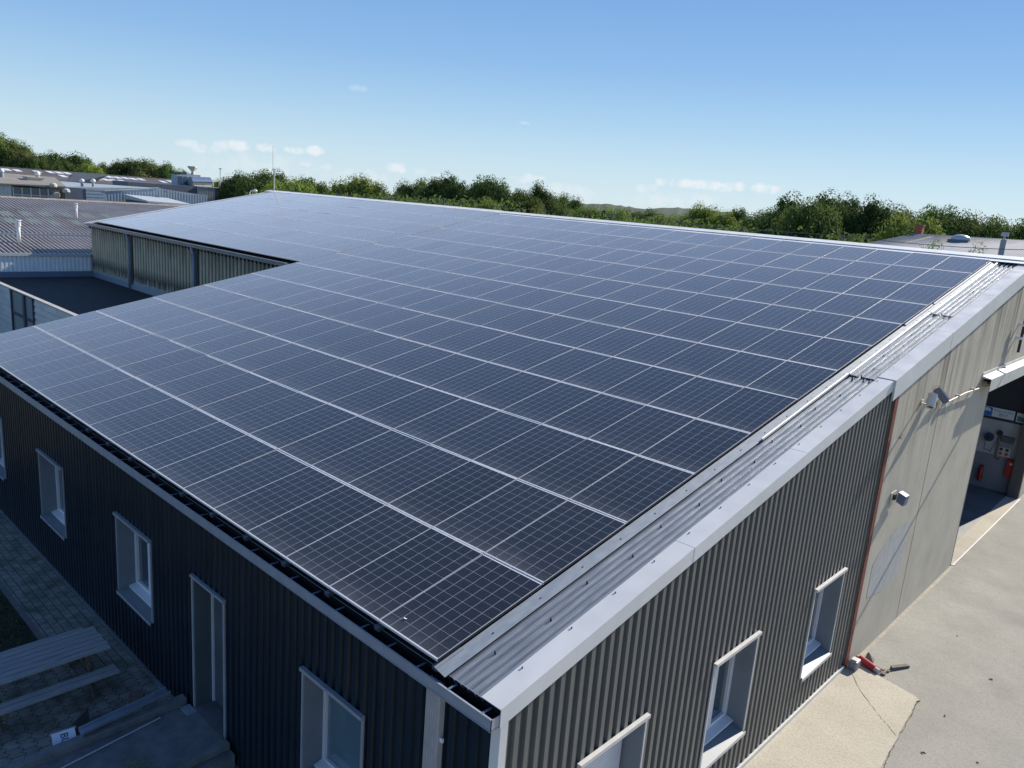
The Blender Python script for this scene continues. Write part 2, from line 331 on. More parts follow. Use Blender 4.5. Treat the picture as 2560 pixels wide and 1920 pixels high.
def crack(pts, w, z):
    m = MB()
    q = []
    for (x, y), (x2, y2) in zip(pts, pts[1:]):
        for k in range(8):
            t = k/8; q.append((x+(x2-x)*t+random.uniform(-.012,.012), y+(y2-y)*t+random.uniform(-.012,.012)))
    q.append(pts[-1])
    for (a, b), (c, d) in zip(q, q[1:]):
        dx, dy = c-a, d-b; l = math.hypot(dx, dy) or 1; ww = w*random.uniform(.4, 1.3); nx, ny = -dy/l*ww, dx/l*ww
        m.face((a-nx,b-ny,z),(c-nx,d-ny,z),(c+nx,d+ny,z),(a+nx,b+ny,z))
    return m
c1 = crack([(1.15,10.6),(1.5,10.1),(2.08,9.54),(2.30,9.35),(2.46,9.2)], .004, G+.0245)
struct('ground_crack', c1, CRACK)
c2 = crack([(1.36,11.03),(1.80,10.94),(2.30,10.84),(2.42,10.75),(2.39,10.66),(2.45,10.0),(2.49,9.3),(2.54,8.6),(2.6,8.1),(2.64,7.3),(2.70,6),(2.82,3)], .008, G+.005)
struct('apron_joint', c2, CRACK)
c3 = sheet(.97, 1.05, 11.2, 18.4, G+.006); struct('wall_foot_dirt', c3, varied('foot_dirt', (.42,.38,.29), (.30,.28,.24), 6, .95))

# paved court on the shaded side
def paver(name, bw, bh, off, c1, c2, mort, warp=.0):
    m = mat(name, c1, .85, 0, .3); v = pos(m)
    if warp:
        t = m.node_tree; wv = N(t, 'ShaderNodeTexWave'); wv.inputs['Scale'].default_value = 2.2; wv.wave_profile = 'SIN'; L(m, v, wv.inputs['Vector'])
        cb = N(t, 'ShaderNodeCombineXYZ'); L(m, MM(m, 'MULTIPLY', wv.outputs['Fac'], warp), cb.inputs[1])
        ad = N(t, 'ShaderNodeVectorMath', operation='ADD'); L(m, v, ad.inputs[0]); L(m, cb.outputs[0], ad.inputs[1]); v = ad.outputs[0]
    b = N(m.node_tree, 'ShaderNodeTexBrick'); b.offset = off; b.inputs['Scale'].default_value = 1; b.inputs['Brick Width'].default_value = bw; b.inputs['Row Height'].default_value = bh
    b.inputs['Mortar Size'].default_value = .007; b.inputs['Color1'].default_value = (*c1, 1); b.inputs['Color2'].default_value = (*c2, 1); b.inputs['Mortar'].default_value = (*mort, 1); b.inputs['Mortar Smooth'].default_value = .3
    L(m, v, b.inputs['Vector']); n = noise(m, pos(m), 3, 5)
    c = mixc(m, MM(m, 'MULTIPLY', MM(m, 'SUBTRACT', n, .42, clamp=True), 2.6, clamp=True), b.outputs['Color'], (.045,.052,.028)); L(m, c, bsdf(m).inputs['Base Color'])
    inv = MM(m, 'SUBTRACT', 1, b.outputs['Fac']); bump(m, inv, .7, .012); return m
PAVE1 = paver('rectangular_pavers', .22, .155, .5, (.30,.29,.25), (.24,.235,.20), (.03,.035,.02))
PAVE2 = paver('interlocking_pavers', .24, .20, .5, (.31,.29,.25), (.23,.225,.19), (.03,.035,.02), .05)
struct('paving', sheet(-32, .9, -12, .12, G), PAVE2)
struct('path', sheet(-32, -8.2, -.99, .11, G+.004), PAVE1)
struct('path_edging', sheet(-32, -9.6, -1.10, -.99, G+.010), varied('edging', (.20,.18,.16), (.14,.13,.12), 8, .9))
soil = struct('soil', sheet(-32, -9.9, -6, -1.10, G+.008), mat('soil', (.03,.03,.018), .95))
gm = MB()
for k in range(9000):
    x = random.uniform(-17, -9.95); y = random.uniform(-4.0, -1.12)
    if random.random() < .25 and y > -1.5: continue
    a = random.uniform(0, 6.28); hgt = random.uniform(.03, .10); dx, dy = math.cos(a)*.012, math.sin(a)*.012; lx, ly = random.uniform(-.04,.04), random.uniform(-.04,.04)
    gm.face((x-dx,y-dy,G+.008),(x+dx,y+dy,G+.008),(x+lx,y+ly,G+.008+hgt))
tag(link('grass', gm, varied('grass_blades', (.035,.065,.018), (.07,.10,.03), 3, .7)), 'rough dark grass beside the paved path in shade', 'grass', kind='stuff')

# ------------------------------------------------------------------ the solar roofed building
B = thing('industrial_building', 'large workshop with anthracite ribbed cladding, concrete gable and low pitched solar roof', 'building', (0, 0, G))
YF = .05; XG = .93
def corr(frame, s0, s1, zb, zt, pitch=.175, depth=.04, crest=.078, slope=.018, openings=()):
    """ribbed sheet; frame(s, d, z) -> point; zt(s) top; openings (a, b, z0, z1)"""
    br = []; s = s0
    while s < s1:
        for ds, d in ((0, 0), (crest, 0), (crest+slope, -depth), (pitch-slope, -depth)): br.append((s+ds, d))
        s += pitch
    br.append((s, 0)); br = [b for b in br if b[0] < s1]+[(s1, -depth)]
    def dep(s):
        for (a, d), (b, e) in zip(br, br[1:]):
            if a <= s <= b: return d+(e-d)*(s-a)/(b-a) if b > a else d
        return -depth
    ss = sorted(set([b[0] for b in br]+[o for op in openings for o in op[:2] if s0 < o < s1]))
    m = MB()
    for a, b in zip(ss, ss[1:]):
        if b-a < 1e-5: continue
        mid = (a+b)/2; da = dep(a+1e-6); db = dep(b-1e-6)
        cuts = sorted([(o[2], o[3]) for o in openings if o[0] <= mid <= o[1]]); z = zb; segs = []
        for c, d in cuts:
            if c > z: segs.append((z, c))
            z = max(z, d)
        segs.append((z, None))
        for lo, hi in segs:
            ta, tb = (zt(a), zt(b)) if hi is None else (hi, hi)
            if ta <= lo: continue
            m.face(frame(a, da, lo), frame(b, db, lo), frame(b, db, tb), frame(a, da, ta))
    return m
ff = lambda s, d, z: (s, YF-d, z)                      # front: ribs stand out towards -Y
fg = lambda s, d, z: (XG+d, s, z)                      # gable: ribs stand out towards +X
WF = [(-17.95,-16.45,-3.0,-1.43), (-13.55,-12.0,-3.0,-1.43), (-9.05,-7.53,-3.0,-1.43), (-2.61,-1.30,-3.05,-1.45)]
DR = (-5.86,-4.84,G+.33,-1.43)
# front wall: crest plane at YF, valleys behind it
front = corr(lambda s, d, z: (s, YF-d, z), -19.75, .84, G+.03, lambda s: -.2, openings=WF+[DR])
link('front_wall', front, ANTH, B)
WG = [(1.50,2.87,-3.33,-1.53), (4.66,6.01,-3.30,-1.53), (8.24,9.57,-3.30,-1.53)]
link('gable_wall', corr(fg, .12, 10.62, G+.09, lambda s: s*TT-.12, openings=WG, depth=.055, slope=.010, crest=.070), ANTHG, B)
# inner liner behind the cladding keeps light out
ln = MB(); ln.box(-19.6, .80, .5, .56, G, -.25); ln.box(.50, .56, .56, 10.6, G, -.3)
# window reveals, frames, panes
def window(parent, fr, a, b, z0, z1, dep, left_pane=False, shutter=False, mulls=1, glass=None, slope=.10):
    """fr(s, d, z): s along wall, d depth behind face"""
    W_ = link('window', (lambda m: (m.box(a-.0, a+.02, -.015, dep, z0, z1, fr), m.box(b-.02, b, -.015, dep, z0, z1, fr),
              m.box(a+.02, b-.02, -.0, dep, z1-.02, z1, fr), m)[-1])(MB()), REVEAL, parent)
    W_['label'] = 'deep grey metal window reveal'
    sl = MB(); sl.hexa([fr(a+.02,-.05,z0-.03), fr(b-.02,-.05,z0-.03), fr(b-.02,dep,z0+slope-.02), fr(a+.02,dep,z0+slope-.02), fr(a+.02,-.05,z0+.0), fr(b-.02,-.05,z0+.0), fr(b-.02,dep,z0+slope), fr(a+.02,dep,z0+slope)])
    link('sill', sl, REVEAL, W_)
    lt = MB(); lt.box(a-.035, b+.035, -.06, 0.0, z1-.015, z1+.035, fr); link('lintel_trim', lt, TR, W_)
    jt = MB(); jt.box(a-.035, a, -.022, -.0, z0, z1-.016, fr); jt.box(b, b+.035, -.022, .0, z0, z1-.016, fr); jt.box(a-.02, b+.02, -.06, -.051, z0-.05, z0+.01, fr); link('edge_trim', jt, TR, W_)
    zi = z0+slope+.002; fd = dep-.07; m = MB(); t = .065
    m.box(a+.022, a+.022+t, fd, dep-.001, zi, z1-.022, fr); m.box(b-.022-t, b-.022, fd, dep-.001, zi, z1-.022, fr)
    m.box(a+.022+t, b-.022-t, fd, dep-.001, zi, zi+t, fr); m.box(a+.022+t, b-.022-t, fd, dep-.001, z1-.022-t, z1-.022, fr)
    c = a+.4*(b-a) if mulls else None
    if mulls:
        m.box((a+b)/2-.055, (a+b)/2+.055, fd-.012, dep-.001, zi+t, z1-.022-t, fr)
        for q0, q1 in ((a+.022+t, (a+b)/2-.055), ((a+b)/2+.055, b-.022-t)):
            m.box(q0, q0+.045, fd-.008, dep-.002, zi+t, z1-.022-t, fr); m.box(q1-.045, q1, fd-.008, dep-.002, zi+t, z1-.022-t, fr)
            m.box(q0+.045, q1-.045, fd-.008, dep-.002, zi+t, zi+t+.045, fr)
    link('frame', m, WHITE, W_)
    ins = MB(); ins.hexa([fr(a+.03,fd-.13,zi-.03), fr(b-.03,fd-.13,zi-.03), fr(b-.03,fd,zi), fr(a+.03,fd,zi), fr(a+.03,fd-.13,zi+.005), fr(b-.03,fd-.13,zi+.005), fr(b-.03,fd,zi+.035), fr(a+.03,fd,zi+.035)])
    link('inner_sill', ins, WHITE, W_)
    g = MB(); g.box(a+.03, b-.03, dep-.03, dep-.024, zi+.01, z1-.03, fr); link('pane', g, glass or GLASS, W_)
    if shutter:
        s_ = MB(); z = z1-.03
        while z > zi+.1:
            s_.box(a+.06, b-.06, fd-.03, fd-.018, z-.040, z, fr); s_.box(a+.06, b-.06, fd-.024, fd-.020, z-.046, z-.040, fr); z -= .046
        link('shutter', s_, WHITE, W_)
    return W_
TRF = varied('shaded_window_trim', (.30,.32,.35), (.26,.28,.31), 3, .5)  # darker copy of the gable window trim, front-wall shade put into the colour
frF = lambda s, d, z: (s, YF+d, z)
frG = lambda s, d, z: (XG-d, s, z)
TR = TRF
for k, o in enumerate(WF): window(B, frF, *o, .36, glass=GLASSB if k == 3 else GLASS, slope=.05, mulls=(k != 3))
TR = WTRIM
for k, o in enumerate(WG): window(B, frG, *o, .36, shutter=(k == 0), slope=.12)
LCON_ = varied('door_sill', (.13,.135,.14), (.085,.09,.095), 4, .85)
# entrance door
a, b, z0, z1 = DR
D = link('door', MB().box(a+.05, b-.05, YF+.30, YF+.345, z0+.02, z1-.06), varied('door_leaf', (.10,.12,.14), (.085,.10,.12), 2, .4), B); D['label'] = 'recessed grey side door'
link('frame', MB().box(a, a+.02, YF-.01, YF+.36, z0, z1).box(b-.02, b, YF-.01, YF+.36, z0, z1).box(a+.02, b-.02, YF, YF+.36, z1-.02, z1), varied('door_lining', (.085,.11,.12), (.075,.095,.105), 2, .5), D)
link('trim', MB().box(a-.045, a, YF-.03, YF-.005, z0, z1).box(b, b+.045, YF-.03, YF-.005, z0, z1).box(a-.05, b+.05, YF-.05, YF, z1+.002, z1+.045), TRF, D)
link('threshold', MB().box(a, b, YF-.05, YF+.36, z0-.05, z0+.004), LCON_ , D)
link('jamb', MB().box(a+.02, a+.06, YF+.27, YF+.36, z0, z1-.02).box(b-.06, b-.02, YF+.27, YF+.36, z0, z1-.02), WHITE, D)
link('hinge', MB().box(b-.12, b-.06, YF+.26, YF+.30, z0+.35, z0+.45).box(b-.12, b-.06, YF+.26, YF+.30, z0+1.3, z0+1.4), mat('hinge_grey', (.4,.42,.46), .4), D)
# liner behind all
link('inner_wall', ln, DARK, B)
# base flashings
link('base_flashing', MB().box(-19.75, .86, YF-.045, YF+.0, G, G+.045), varied('base_flash', (.16,.18,.20), (.12,.13,.15), 3, .6), B)
link('base_flashing', MB().box(XG-.02, XG+.035, .1, 10.62, G+.02, G+.10), WTRIM, B)
# corner post
link('corner_post', MB().box(.83, .955, YF-.012, YF+.10, G+.02, -.22), GREY_TRIM, B, bevel=.004)
# fluted downpipe casing
dp = MB(); dp.box(-.10, .125, YF-.075, YF-.001, G, -.25)
for k in range(8): dp.box(-.094+k*.0275, -.082+k*.0275, YF-.082, YF-.0745, G, -.25)
link('downpipe', dp, varied('fluted_casing', (.42,.42,.43), (.36,.36,.37), 4, .5), B)
link('clip', MB().box(.126, .17, YF-.05, YF-.03, -.93, -.88), WHITE, B)
# eaves gutter
gt = MB(); y0, y1 = -.10, .045
gt.box(-19.9, .95, y0, y0+.006, -.285, -.155); gt.box(-19.9, .95, y0+.006, y1, -.285, -.279); gt.box(-19.9, .95, y1-.006, y1, -.279, -.115)
gt.box(-19.9, .95, y0-.012, y0+.010, -.157, -.150); gt.box(-19.9, .95, y0-.008, y0, -.295, -.285); gt.box(.942, .95, y0, y1, -.285, -.155)
GT = link('gutter', gt, varied('gutter_grey', (.34,.37,.42), (.29,.32,.37), 5, .38, .2), B)
br = MB(); x = -19.6
SM = varied('strap', (.20,.25,.33), (.16,.2,.28), 5, .4, .5)
while x < .9:
    link('gutter_strap', MB().box(x, x+.028, y0, y1+.06, -.155, -.149), SM, GT); x += .51
link('gutter_shade', MB().box(-19.88, .94, y0+.008, y1-.008, -.277, -.272).box(-19.88, .94, y1-.012, y1-.0075, -.272, -.12).box(-19.88, .94, y0+.0065, y0+.010, -.272, -.160), DARK, GT)  # black sheets added inside the gutter to paint its shade
def ribshade(m):  # paints the pans between the ribs darker, as rib shading
    gp = N(m.node_tree, 'ShaderNodeNewGeometry'); sp = N(m.node_tree, 'ShaderNodeSeparateXYZ'); L(m, gp.outputs['Position'], sp.inputs[0])
    w_ = MM(m, 'COSINE', MM(m, 'MULTIPLY', MM(m, 'SUBTRACT', sp.outputs[0], .235), 2*math.pi/.105)); f_ = MM(m, 'MULTIPLY', MM(m, 'SUBTRACT', .55, w_, clamp=True), .55, clamp=True)
    src = bsdf(m).inputs['Base Color'].links[0].from_socket; L(m, mixc(m, f_, src, (.10,.115,.135)), bsdf(m).inputs['Base Color'])
ribshade(GALV2)
# roof deck: dark membrane under the panels, galvanised sheets at the rake
X0 = -19.75
rd = MB(); rd.box(X0, .18, .02, 20.95, -.17, -.15, RP); rd.box(-39.5, X0, 10.12, 20.95, -.17, -.15, RP)
link('roof_deck', rd, varied('roof_membrane', (.02,.021,.024), (.03,.031,.034), 2, .7), B)
hd = MB()                                             # black strip put in for the shade beneath the panels' lower edge
hd.box(X0, .2, .07, .09, -.30, -.16, RP); link('eaves_shade_strip', hd, DARK, B)
link('eaves_shade_strip', MB().box(-39.4, X0, 10.17, 10.19, -.30, -.16, RP), DARK, B)  # same black strip for the shade under the wing panels
def ribsheet(x0, x1, s0, s1, h, ribs, rh=.035):
    m = MB(); prof = [(x0, 0)]
    for r in ribs: prof += [(r-.040, 0), (r-.018, rh), (r+.018, rh), (r+.040, 0)]
    prof.append((x1, 0)); n = 2
    for (xa, ha), (xb, hb) in zip(prof, prof[1:]):
        m.face(RP(xa, s0, h+ha), RP(xb, s0, h+hb), RP(xb, s1, h+hb), RP(xa, s1, h+ha))
        m.face(RP(xa, s0, h+ha-.004), RP(xb, s0, h+hb-.004), RP(xb, s0, h+hb), RP(xa, s0, h+ha))
    return m
for k, (s0, s1, dh) in enumerate(((0.0, 10.45, 0), (10.40, 15.1, .006), (15.05, 20.75, .012))):
    link('rake_sheet', ribsheet(.10, .70, s0, s1, -.135+dh, [.215, .325, .435, .545, .64] if k else [.235, .34, .445, .55, .645], .036 if k else .028), GALV2, B)
jn = MB()
for s in (10.40, 15.05):
    for xa, xb, ha, hb in ((.19,.30,.012,.005),(.30,.36,.005,.005),(.40,.42,.05,.012),(.42,.63,.012,.008)): jn.box(xa, xb, s-.014, s+.004, -.135+min(ha,hb)+.012, -.135+max(ha,hb)+.036, RP)
link('sheet_lap', jn, DARK, B)
# side flashing beside the panels, with an upturned fold from the middle of the slope upwards
fl = MB(); s = -.05
while s < 20.5:
    e = min(s+2.5, 20.55); j = random.uniform(-.004,.004)
    fl.hexa([RP(.012+j,s,-.06), RP(.175+j,s,-.105), RP(.175+j,e,-.105), RP(.012+j,e,-.06), RP(.012+j,s,-.054), RP(.175+j,s,-.099), RP(.175+j,e,-.099), RP(.012+j,e,-.054)]); s = e-.02
link('side_flashing', fl, GALV, B)
fo = MB()
for (s0, s1, a0, a1) in ((6.9,10.38,.165,.15),(10.42,15.0,.17,.15),(15.1,20.55,.17,.16)):
    fo.hexa([RP(a0,s0,-.10), RP(a0+.028,s0,-.10), RP(a1+.028,s1,-.10), RP(a1,s1,-.10), RP(a0+.006,s0,-.06), RP(a0+.022,s0,-.068), RP(a1+.022,s1,-.06), RP(a1+.006,s1,-.052)])
for (s0, s1) in ((13.8,15.6),(15.7,20.4)):
    fo.hexa([RP(.008,s0,-.055), RP(.06,s0,-.07), RP(.06,s1,-.07), RP(.008,s1,-.055), RP(.02,s0,-.03), RP(.05,s0,-.035), RP(.05,s1,-.03), RP(.02,s1,-.025)])
link('flashing_fold', fo, varied('bright_fold', (.60,.60,.59), (.50,.50,.51), 4, .55, .15), B)  # fold paler than the flashing: the sun's glint is put into its colour
random.seed(3)
for k in range(26):
    s = .55+k*.8; x = .44 if k % 2 else .33
    c = RP(x, s, -.105); link('roof_screw', MB().tube(c, c+Vector((0,-.01,.03)), .014, .010, 8), RUBBER, B); c = RP(.10, s+.2, -.09); link('roof_screw', MB().tube(c, c+Vector((0,0,.02)), .008, n=6), RUBBER, B)
    c = RP(.72, s*1.02, -.10); link('roof_screw', MB().tube(c, c+Vector((0,0,.022)), .009, n=6), RUBBER, B)
# verge copings with folded fascia, in lengths
def coping(s0, s1, xi, xo, h, drop, dy=0):
    m = MB(); t = .004
    m.hexa([RP(xi,s0,h-t), RP(xo,s0,h-t), RP(xo,s1,h-t), RP(xi,s1,h-t), RP(xi,s0,h), RP(xo,s0,h), RP(xo,s1,h), RP(xi,s1,h)])
    a = RP(xo, s0, h); b = RP(xo, s1, h)
    m.hexa([a+Vector((.0,0,-drop)), a+Vector((.004,0,-drop)), b+Vector((.004,0,-drop)), b+Vector((0,0,-drop)), a+Vector((0,0,-t)), a+Vector((.004,0,0)), b+Vector((.004,0,0)), b+Vector((0,0,-t))])
    a2 = a+Vector((-.02,0,-drop)); b2 = b+Vector((-.02,0,-drop)); m.hexa([a2, a+Vector((0,0,-drop)), b+Vector((0,0,-drop)), b2, a2+Vector((0,0,.004)), a+Vector((0,0,-drop+.004)), b+Vector((0,0,-drop+.004)), b2+Vector((0,0,.004))])
    return m
for k, (s0, s1) in enumerate(((0,3.6),(3.58,6.9),(6.88,10.6))):
    link('verge_coping', coping(s0, s1, .675-.002*k, .955+.003*(k % 2), -.095+.002*k, .21), GREY_TRIM, B)
for k, (s0, s1) in enumerate(((10.55,13.9),(13.88,17.2),(17.18,20.72))):
    link('verge_coping', coping(s0, s1, .665, .995+.003*(k % 2), -.080+.002*k, .40), GREY_TRIM, B)
link('coping_end', MB().box(.96, .995, 10.35, 10.37, 1.70, 2.10), GREY_TRIM, B)
# ridge: cap plus apron sheets; far slope behind it
AP = 21.22
rc = MB()
rc.box(X0-.0, 1.05, 20.56, 20.86, -.040, -.030, RP); rc.box(X0, 1.05, 20.84, AP, -.020, -.006, RP); rc.box(-39.9, X0, 20.80, AP, -.005, .010, RP)
link('ridge_cap', rc, varied('ridge_metal', (.80,.81,.80), (.70,.72,.72), 2, .6, .0), B)
def BP_(x, s, h=0):                                # far slope, s measured down from the ridge
    p = RP(0, AP, 0); return Vector((x, p.y+s*CT+h*ST, p.z-s*ST+h*CT))
fs = MB(); fs.box(-39.9, 1.0, .005, 16, -.08, -.045, BP_); link('rear_roof', fs, GREYR, B)
link('ridge_shadow_gap', MB().box(.20, .80, 20.60, 20.795, -.12, -.10, RP), DARK, B)  # solid black strip put in for the shade under the ridge cap
# concrete half of the gable, with the wide doorway
def wall_poly(y0, y1, zb, ztf, x0=.60, x1=.95):
    m = MB(); zt0, zt1 = ztf(y0), ztf(y1)
    m.hexa([(x0,y0,zb),(x1,y0,zb),(x1,y1,zb),(x0,y1,zb),(x0,y0,zt0),(x1,y0,zt0),(x1,y1,zt1),(x0,y1,zt1)]); return m
YR = AP*CT; ZR = AP*ST
ztw = lambda y: (y*TT-.15) if y <= YR else (2*YR-y)*TT-.15
cw = wall_poly(10.72, 13.9, G, ztw); cw.v += []; 
for a_, b_ in ((13.906, 18.42),):
    q = wall_poly(a_, b_, G, ztw); n0 = len(cw.v); cw.v += q.v; cw.f += [tuple(i+n0 for i in f) for f in q.f]
for a_, b_ in ((18.42, YR), (YR, 26.9)):
    q = wall_poly(a_, b_, 1.0, ztw); n0 = len(cw.v); cw.v += q.v; cw.f += [tuple(i+n0 for i in f) for f in q.f]
q = wall_poly(26.9, 36, G, ztw); n0 = len(cw.v); cw.v += q.v; cw.f += [tuple(i+n0 for i in f) for f in q.f]
link('concrete_wall', cw, CONC, B)
pj = MB(); pj.box(.944, .953, 13.895, 13.912, G+.02, 2.6); link('panel_joint', pj, varied('rusty_joint', (.22,.10,.06), (.30,.20,.14), 6, .9), B)
pt = MB(); pt.face((.954,11.25,-1.95),(.954,11.25,-2.7),(.954,12.2,-2.85),(.954,13.3,-2.75),(.954,13.38,-1.6),(.954,13.2,-1.45),(.954,12.3,-1.50),(.954,11.6,-1.72)); link('render_patch', pt, PATCH, B)
link('steel_flange', MB().box(.955, .968, 10.62, 10.80, G, 1.80), REDST, B)
link('jamb_edge', MB().box(.93, .956, 18.40, 18.425, G, 1.0), mat('steel_angle', (.12,.13,.14), .5, .4), B)
# hood over the doorway
hp = MB(); hp.hexa([(.95,17.32,1.36),(1.17,17.32,1.36),(1.17,28,1.36),(.95,28,1.36),(.95,17.32,1.42),(1.17,17.32,1.375),(1.17,28,1.375),(.95,28,1.42)])
hp.box(1.165, 1.175, 17.32, 28, 1.05, 1.374); hp.box(.951, .965, 17.33, 28, 1.42, 1.50)
HD = link('door_hood', hp, varied('hood_metal', (.62,.62,.57), (.50,.50,.46), 3, .5), B); HD['label'] = 'pale metal hood over the wide doorway'
link('underside', MB().box(.952, 1.164, 17.6, 28, 1.26, 1.30), DARK, HD)
link('door_track', MB().box(.955, 1.12, 18.0, 28, 1.14, 1.20), mat('track', (.05,.055,.05), .6), HD)
# doorway interior
it = MB(); it.box(-9, .60, 18.0, 27.15, G-.01, G+.004); link('interior_floor', it, varied('shop_floor', (.17,.175,.18), (.12,.125,.13), 1, .6, bmp=.1), B)
it = MB(); it.box(.58, 1.02, 18.43, 26.9, G-.005, G+.012); link('door_threshold', it, APRON, B)
it = MB(); it.box(.985, 1.02, 18.43, 26.9, G+.012, G+.02); link('threshold_rail', it, WTRIM, B)
WHW = varied('whitewashed_wall', (.45,.46,.48), (.34,.35,.37), 1.5, .8); GRW = varied('grey_dado', (.23,.24,.26), (.19,.20,.22), 1.5, .8)
it = MB(); it.box(-.72, .60, 27.16, 27.25, -2.82, -1.55); link('interior_wall', it, WHW, B)
it = MB(); it.box(-1.0, .60, 27.162, 27.25, G, -2.822); link('interior_dado', it, GRW, B)
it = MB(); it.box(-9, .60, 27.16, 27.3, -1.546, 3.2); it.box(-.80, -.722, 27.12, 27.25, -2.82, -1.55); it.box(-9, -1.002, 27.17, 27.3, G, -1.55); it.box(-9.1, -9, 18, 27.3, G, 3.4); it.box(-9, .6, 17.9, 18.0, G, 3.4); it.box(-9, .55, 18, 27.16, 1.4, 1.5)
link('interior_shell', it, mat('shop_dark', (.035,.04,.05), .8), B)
link('door_post', MB().box(.60, .94, 26.78, 26.899, G, 1.0), mat('post_grey', (.07,.07,.068), .7), B)
# left wing: weathered wall, gutter, rake
YW = 10.05
def wave(frame, s0, s1, zb, zt, pitch, amp, n=8):
    m = MB(); N_ = int((s1-s0)/pitch*n); pv = None
    for i in range(N_+1):
        s = s0+(s1-s0)*i/N_; d = amp*math.sin(2*math.pi*i/n); cur = (frame(s, d, zb), frame(s, d, zt))
        if pv: m.face(pv[0], cur[0], cur[1], pv[1])
        pv = cur
    return m
link('wing_wall', wave(lambda s, d, z: (s, YW-.03-d, z), -39.05, X0, -.36, 1.95, .30, .04), WEATH, B, smooth=True)
link('wing_plinth', MB().box(-39.05, X0, YW-.05, YW+.1, -.62, -.30), LIME, B)
link('wing_flashing', MB().hexa([(-39.05,YW-.11,-.68),(X0,YW-.11,-.68),(X0,YW-.052,-.68),(-39.05,YW-.052,-.68),(-39.05,YW-.07,-.45),(X0,YW-.07,-.45),(X0,YW-.052,-.45),(-39.05,YW-.052,-.45)]), mat('wing_flash', (.24,.29,.33), .5, .3), B)
link('wing_gutter', MB().box(-39.3, X0, YW-.19, YW-.04, 1.93, 2.06).box(-39.3, X0, YW-.205, YW-.185, 2.05, 2.075), varied('wing_gutter', (.22,.24,.25), (.17,.18,.19), 3, .5), B)
for xx in (-34.0, -27.1):
    link('wing_downpipe', MB().path([(xx-.25,YW-.12,1.93),(xx-.1,YW-.14,1.80),(xx,YW-.14,1.6),(xx,YW-.14,-.65)], .055), mat('downpipe_grey', (.27,.32,.38), .45), B, smooth=True)
    link('wing_pilaster', MB().box(xx+.06, xx+.24, YW-.075, YW-.03, -.5, 1.92), mat('pilaster', (.05,.055,.06), .7), B)
rk = MB(); rk.box(-39.75, -39.05, 10.05, AP, -.055, -.045, RP); rk.box(-39.10, -39.04, 10.05, AP, -.05, -.0, RP)
a = RP(-39.75, 10.05, -.05); b = RP(-39.75, AP, -.05)
link('wing_rake', rk, GREY_TRIM, B)
link('rake_gap', MB().box(-39.035, -38.76, 10.3, 20.8, -.045, -.040, RP), DARK, B)  # black sheet drawn over the gap as its shade
link('rear_body', MB().box(-39.0, .58, 27.4, 36, G, -.1).box(-39.0, -38.8, 10.1, 27.4, G, 1.9).box(X0, X0+.15, .6, 10.1, G, -.2), GREYR, B)
# panel mounting rails poking out at the eaves
for k in range(0, 20):
    r_ = MB(); x = -k*PU+.01
    r_.box(x-.045, x+.035, -.045, .35, -.115, -.062, RP)
    for dx in (-.045, -.008): r_.box(x+dx+.006, x+dx+.035, -.047, -.044, -.108, -.070, RP)
    link('mounting_rail', r_, mat('rail', (.10,.13,.16), .5, .4) if k == 0 else bpy.data.materials['rail'], B)

# ------------------------------------------------------------------ solar panels
PW, PH = 1.012, 1.688
def panel_parts():
    root = thing('solar_panel', '', 'solar panel')
    f = MB(); lx, ly, hh = .004, .018, .035
    f.box(0, PW, 0, ly, -hh, 0); f.box(0, PW, PH-ly, PH, -hh, 0); f.box(0, lx, ly, PH-ly, -hh, 0); f.box(PW-lx, PW, ly, PH-ly, -hh, 0)
    fo_ = link('frame', f, ALU, root, world=False)
    sl_ = MB(); sl_.box(PW+.0005, PU-.0005, .01, PH-.01, -.034, -.007); link('gap_shade', sl_, RUBBER, root, world=False)  # added black strip between neighbouring panels, stands in for the gap's shade
    g = MB(); g.face((lx,ly,-.003),(PW-lx,ly,-.003),(PW-lx,PH-ly,-.003),(lx,PH-ly,-.003)); link('glass', g, CELL, root, world=False)
    return root
ORD = ['zeroth','first','second','third','fourth','fifth','sixth','seventh','eighth','ninth','tenth','eleventh','twelfth','thirteenth','fourteenth','fifteenth','sixteenth','seventeenth','eighteenth','nineteenth','twentieth']
allp = []
for r in range(12):
    for c in range(19): allp.append((0, r, c, RP(-(c+1)*PU+.004, r*PV+.010, 0)))
for r in range(6):
    for c in range(19): allp.append((1, r, c, RP(-(c+20)*PU+.004, (6.13+r)*PV-(.004*r), .012)))
allp.sort(key=lambda t: (t[3]-CAM).length)
proto = panel_parts(); used = False; rest = MB(); restg = MB()
random.seed(11)
for i, (wing, r, c, p) in enumerate(allp):
    rot = Euler((TH+random.gauss(0,.0021), random.gauss(0,.0021), 0))
    if i < 300:
        o = proto if not used else copytree(proto); used = True
        o.location = p; o.rotation_euler = rot
        if wing: o['label'] = 'blue reflecting solar panel on left roof wing, %s row up, %s from wing\'s left end' % (ORD[r+1], ORD[19-c]); o['group'] = 'solar panels on the left roof wing'
        else:
            look = 'dark gridded solar panel' if r < 5 else 'greyish blue solar panel'
            o['label'] = '%s, %s row up from front gutter, %s from right roof edge' % (look, ORD[r+1], ORD[c+1]); o['group'] = 'solar panels on the main roof slope'
    else:
        for mm, ch in ((rest, 0), (restg, 2)):
            me = proto.children[ch].data; n0 = len(mm.v); mt = Matrix.Translation(p) @ rot.to_matrix().to_4x4()
            mm.v += [tuple(mt @ v.co) for v in me.vertices]; mm.f += [tuple(n0+q for q in pl.vertices) for pl in me.polygons]
proto.children[0].name = 'frame'
far_frames = len(rest.f)
n0 = len(rest.v); rest.v += restg.v; nf = len(rest.f); rest.f += [tuple(n0+q for q in f) for f in restg.f]
me = bpy.data.meshes.new('distant_panels'); me.from_pydata(rest.v, [], rest.f); me.materials.append(ALU)
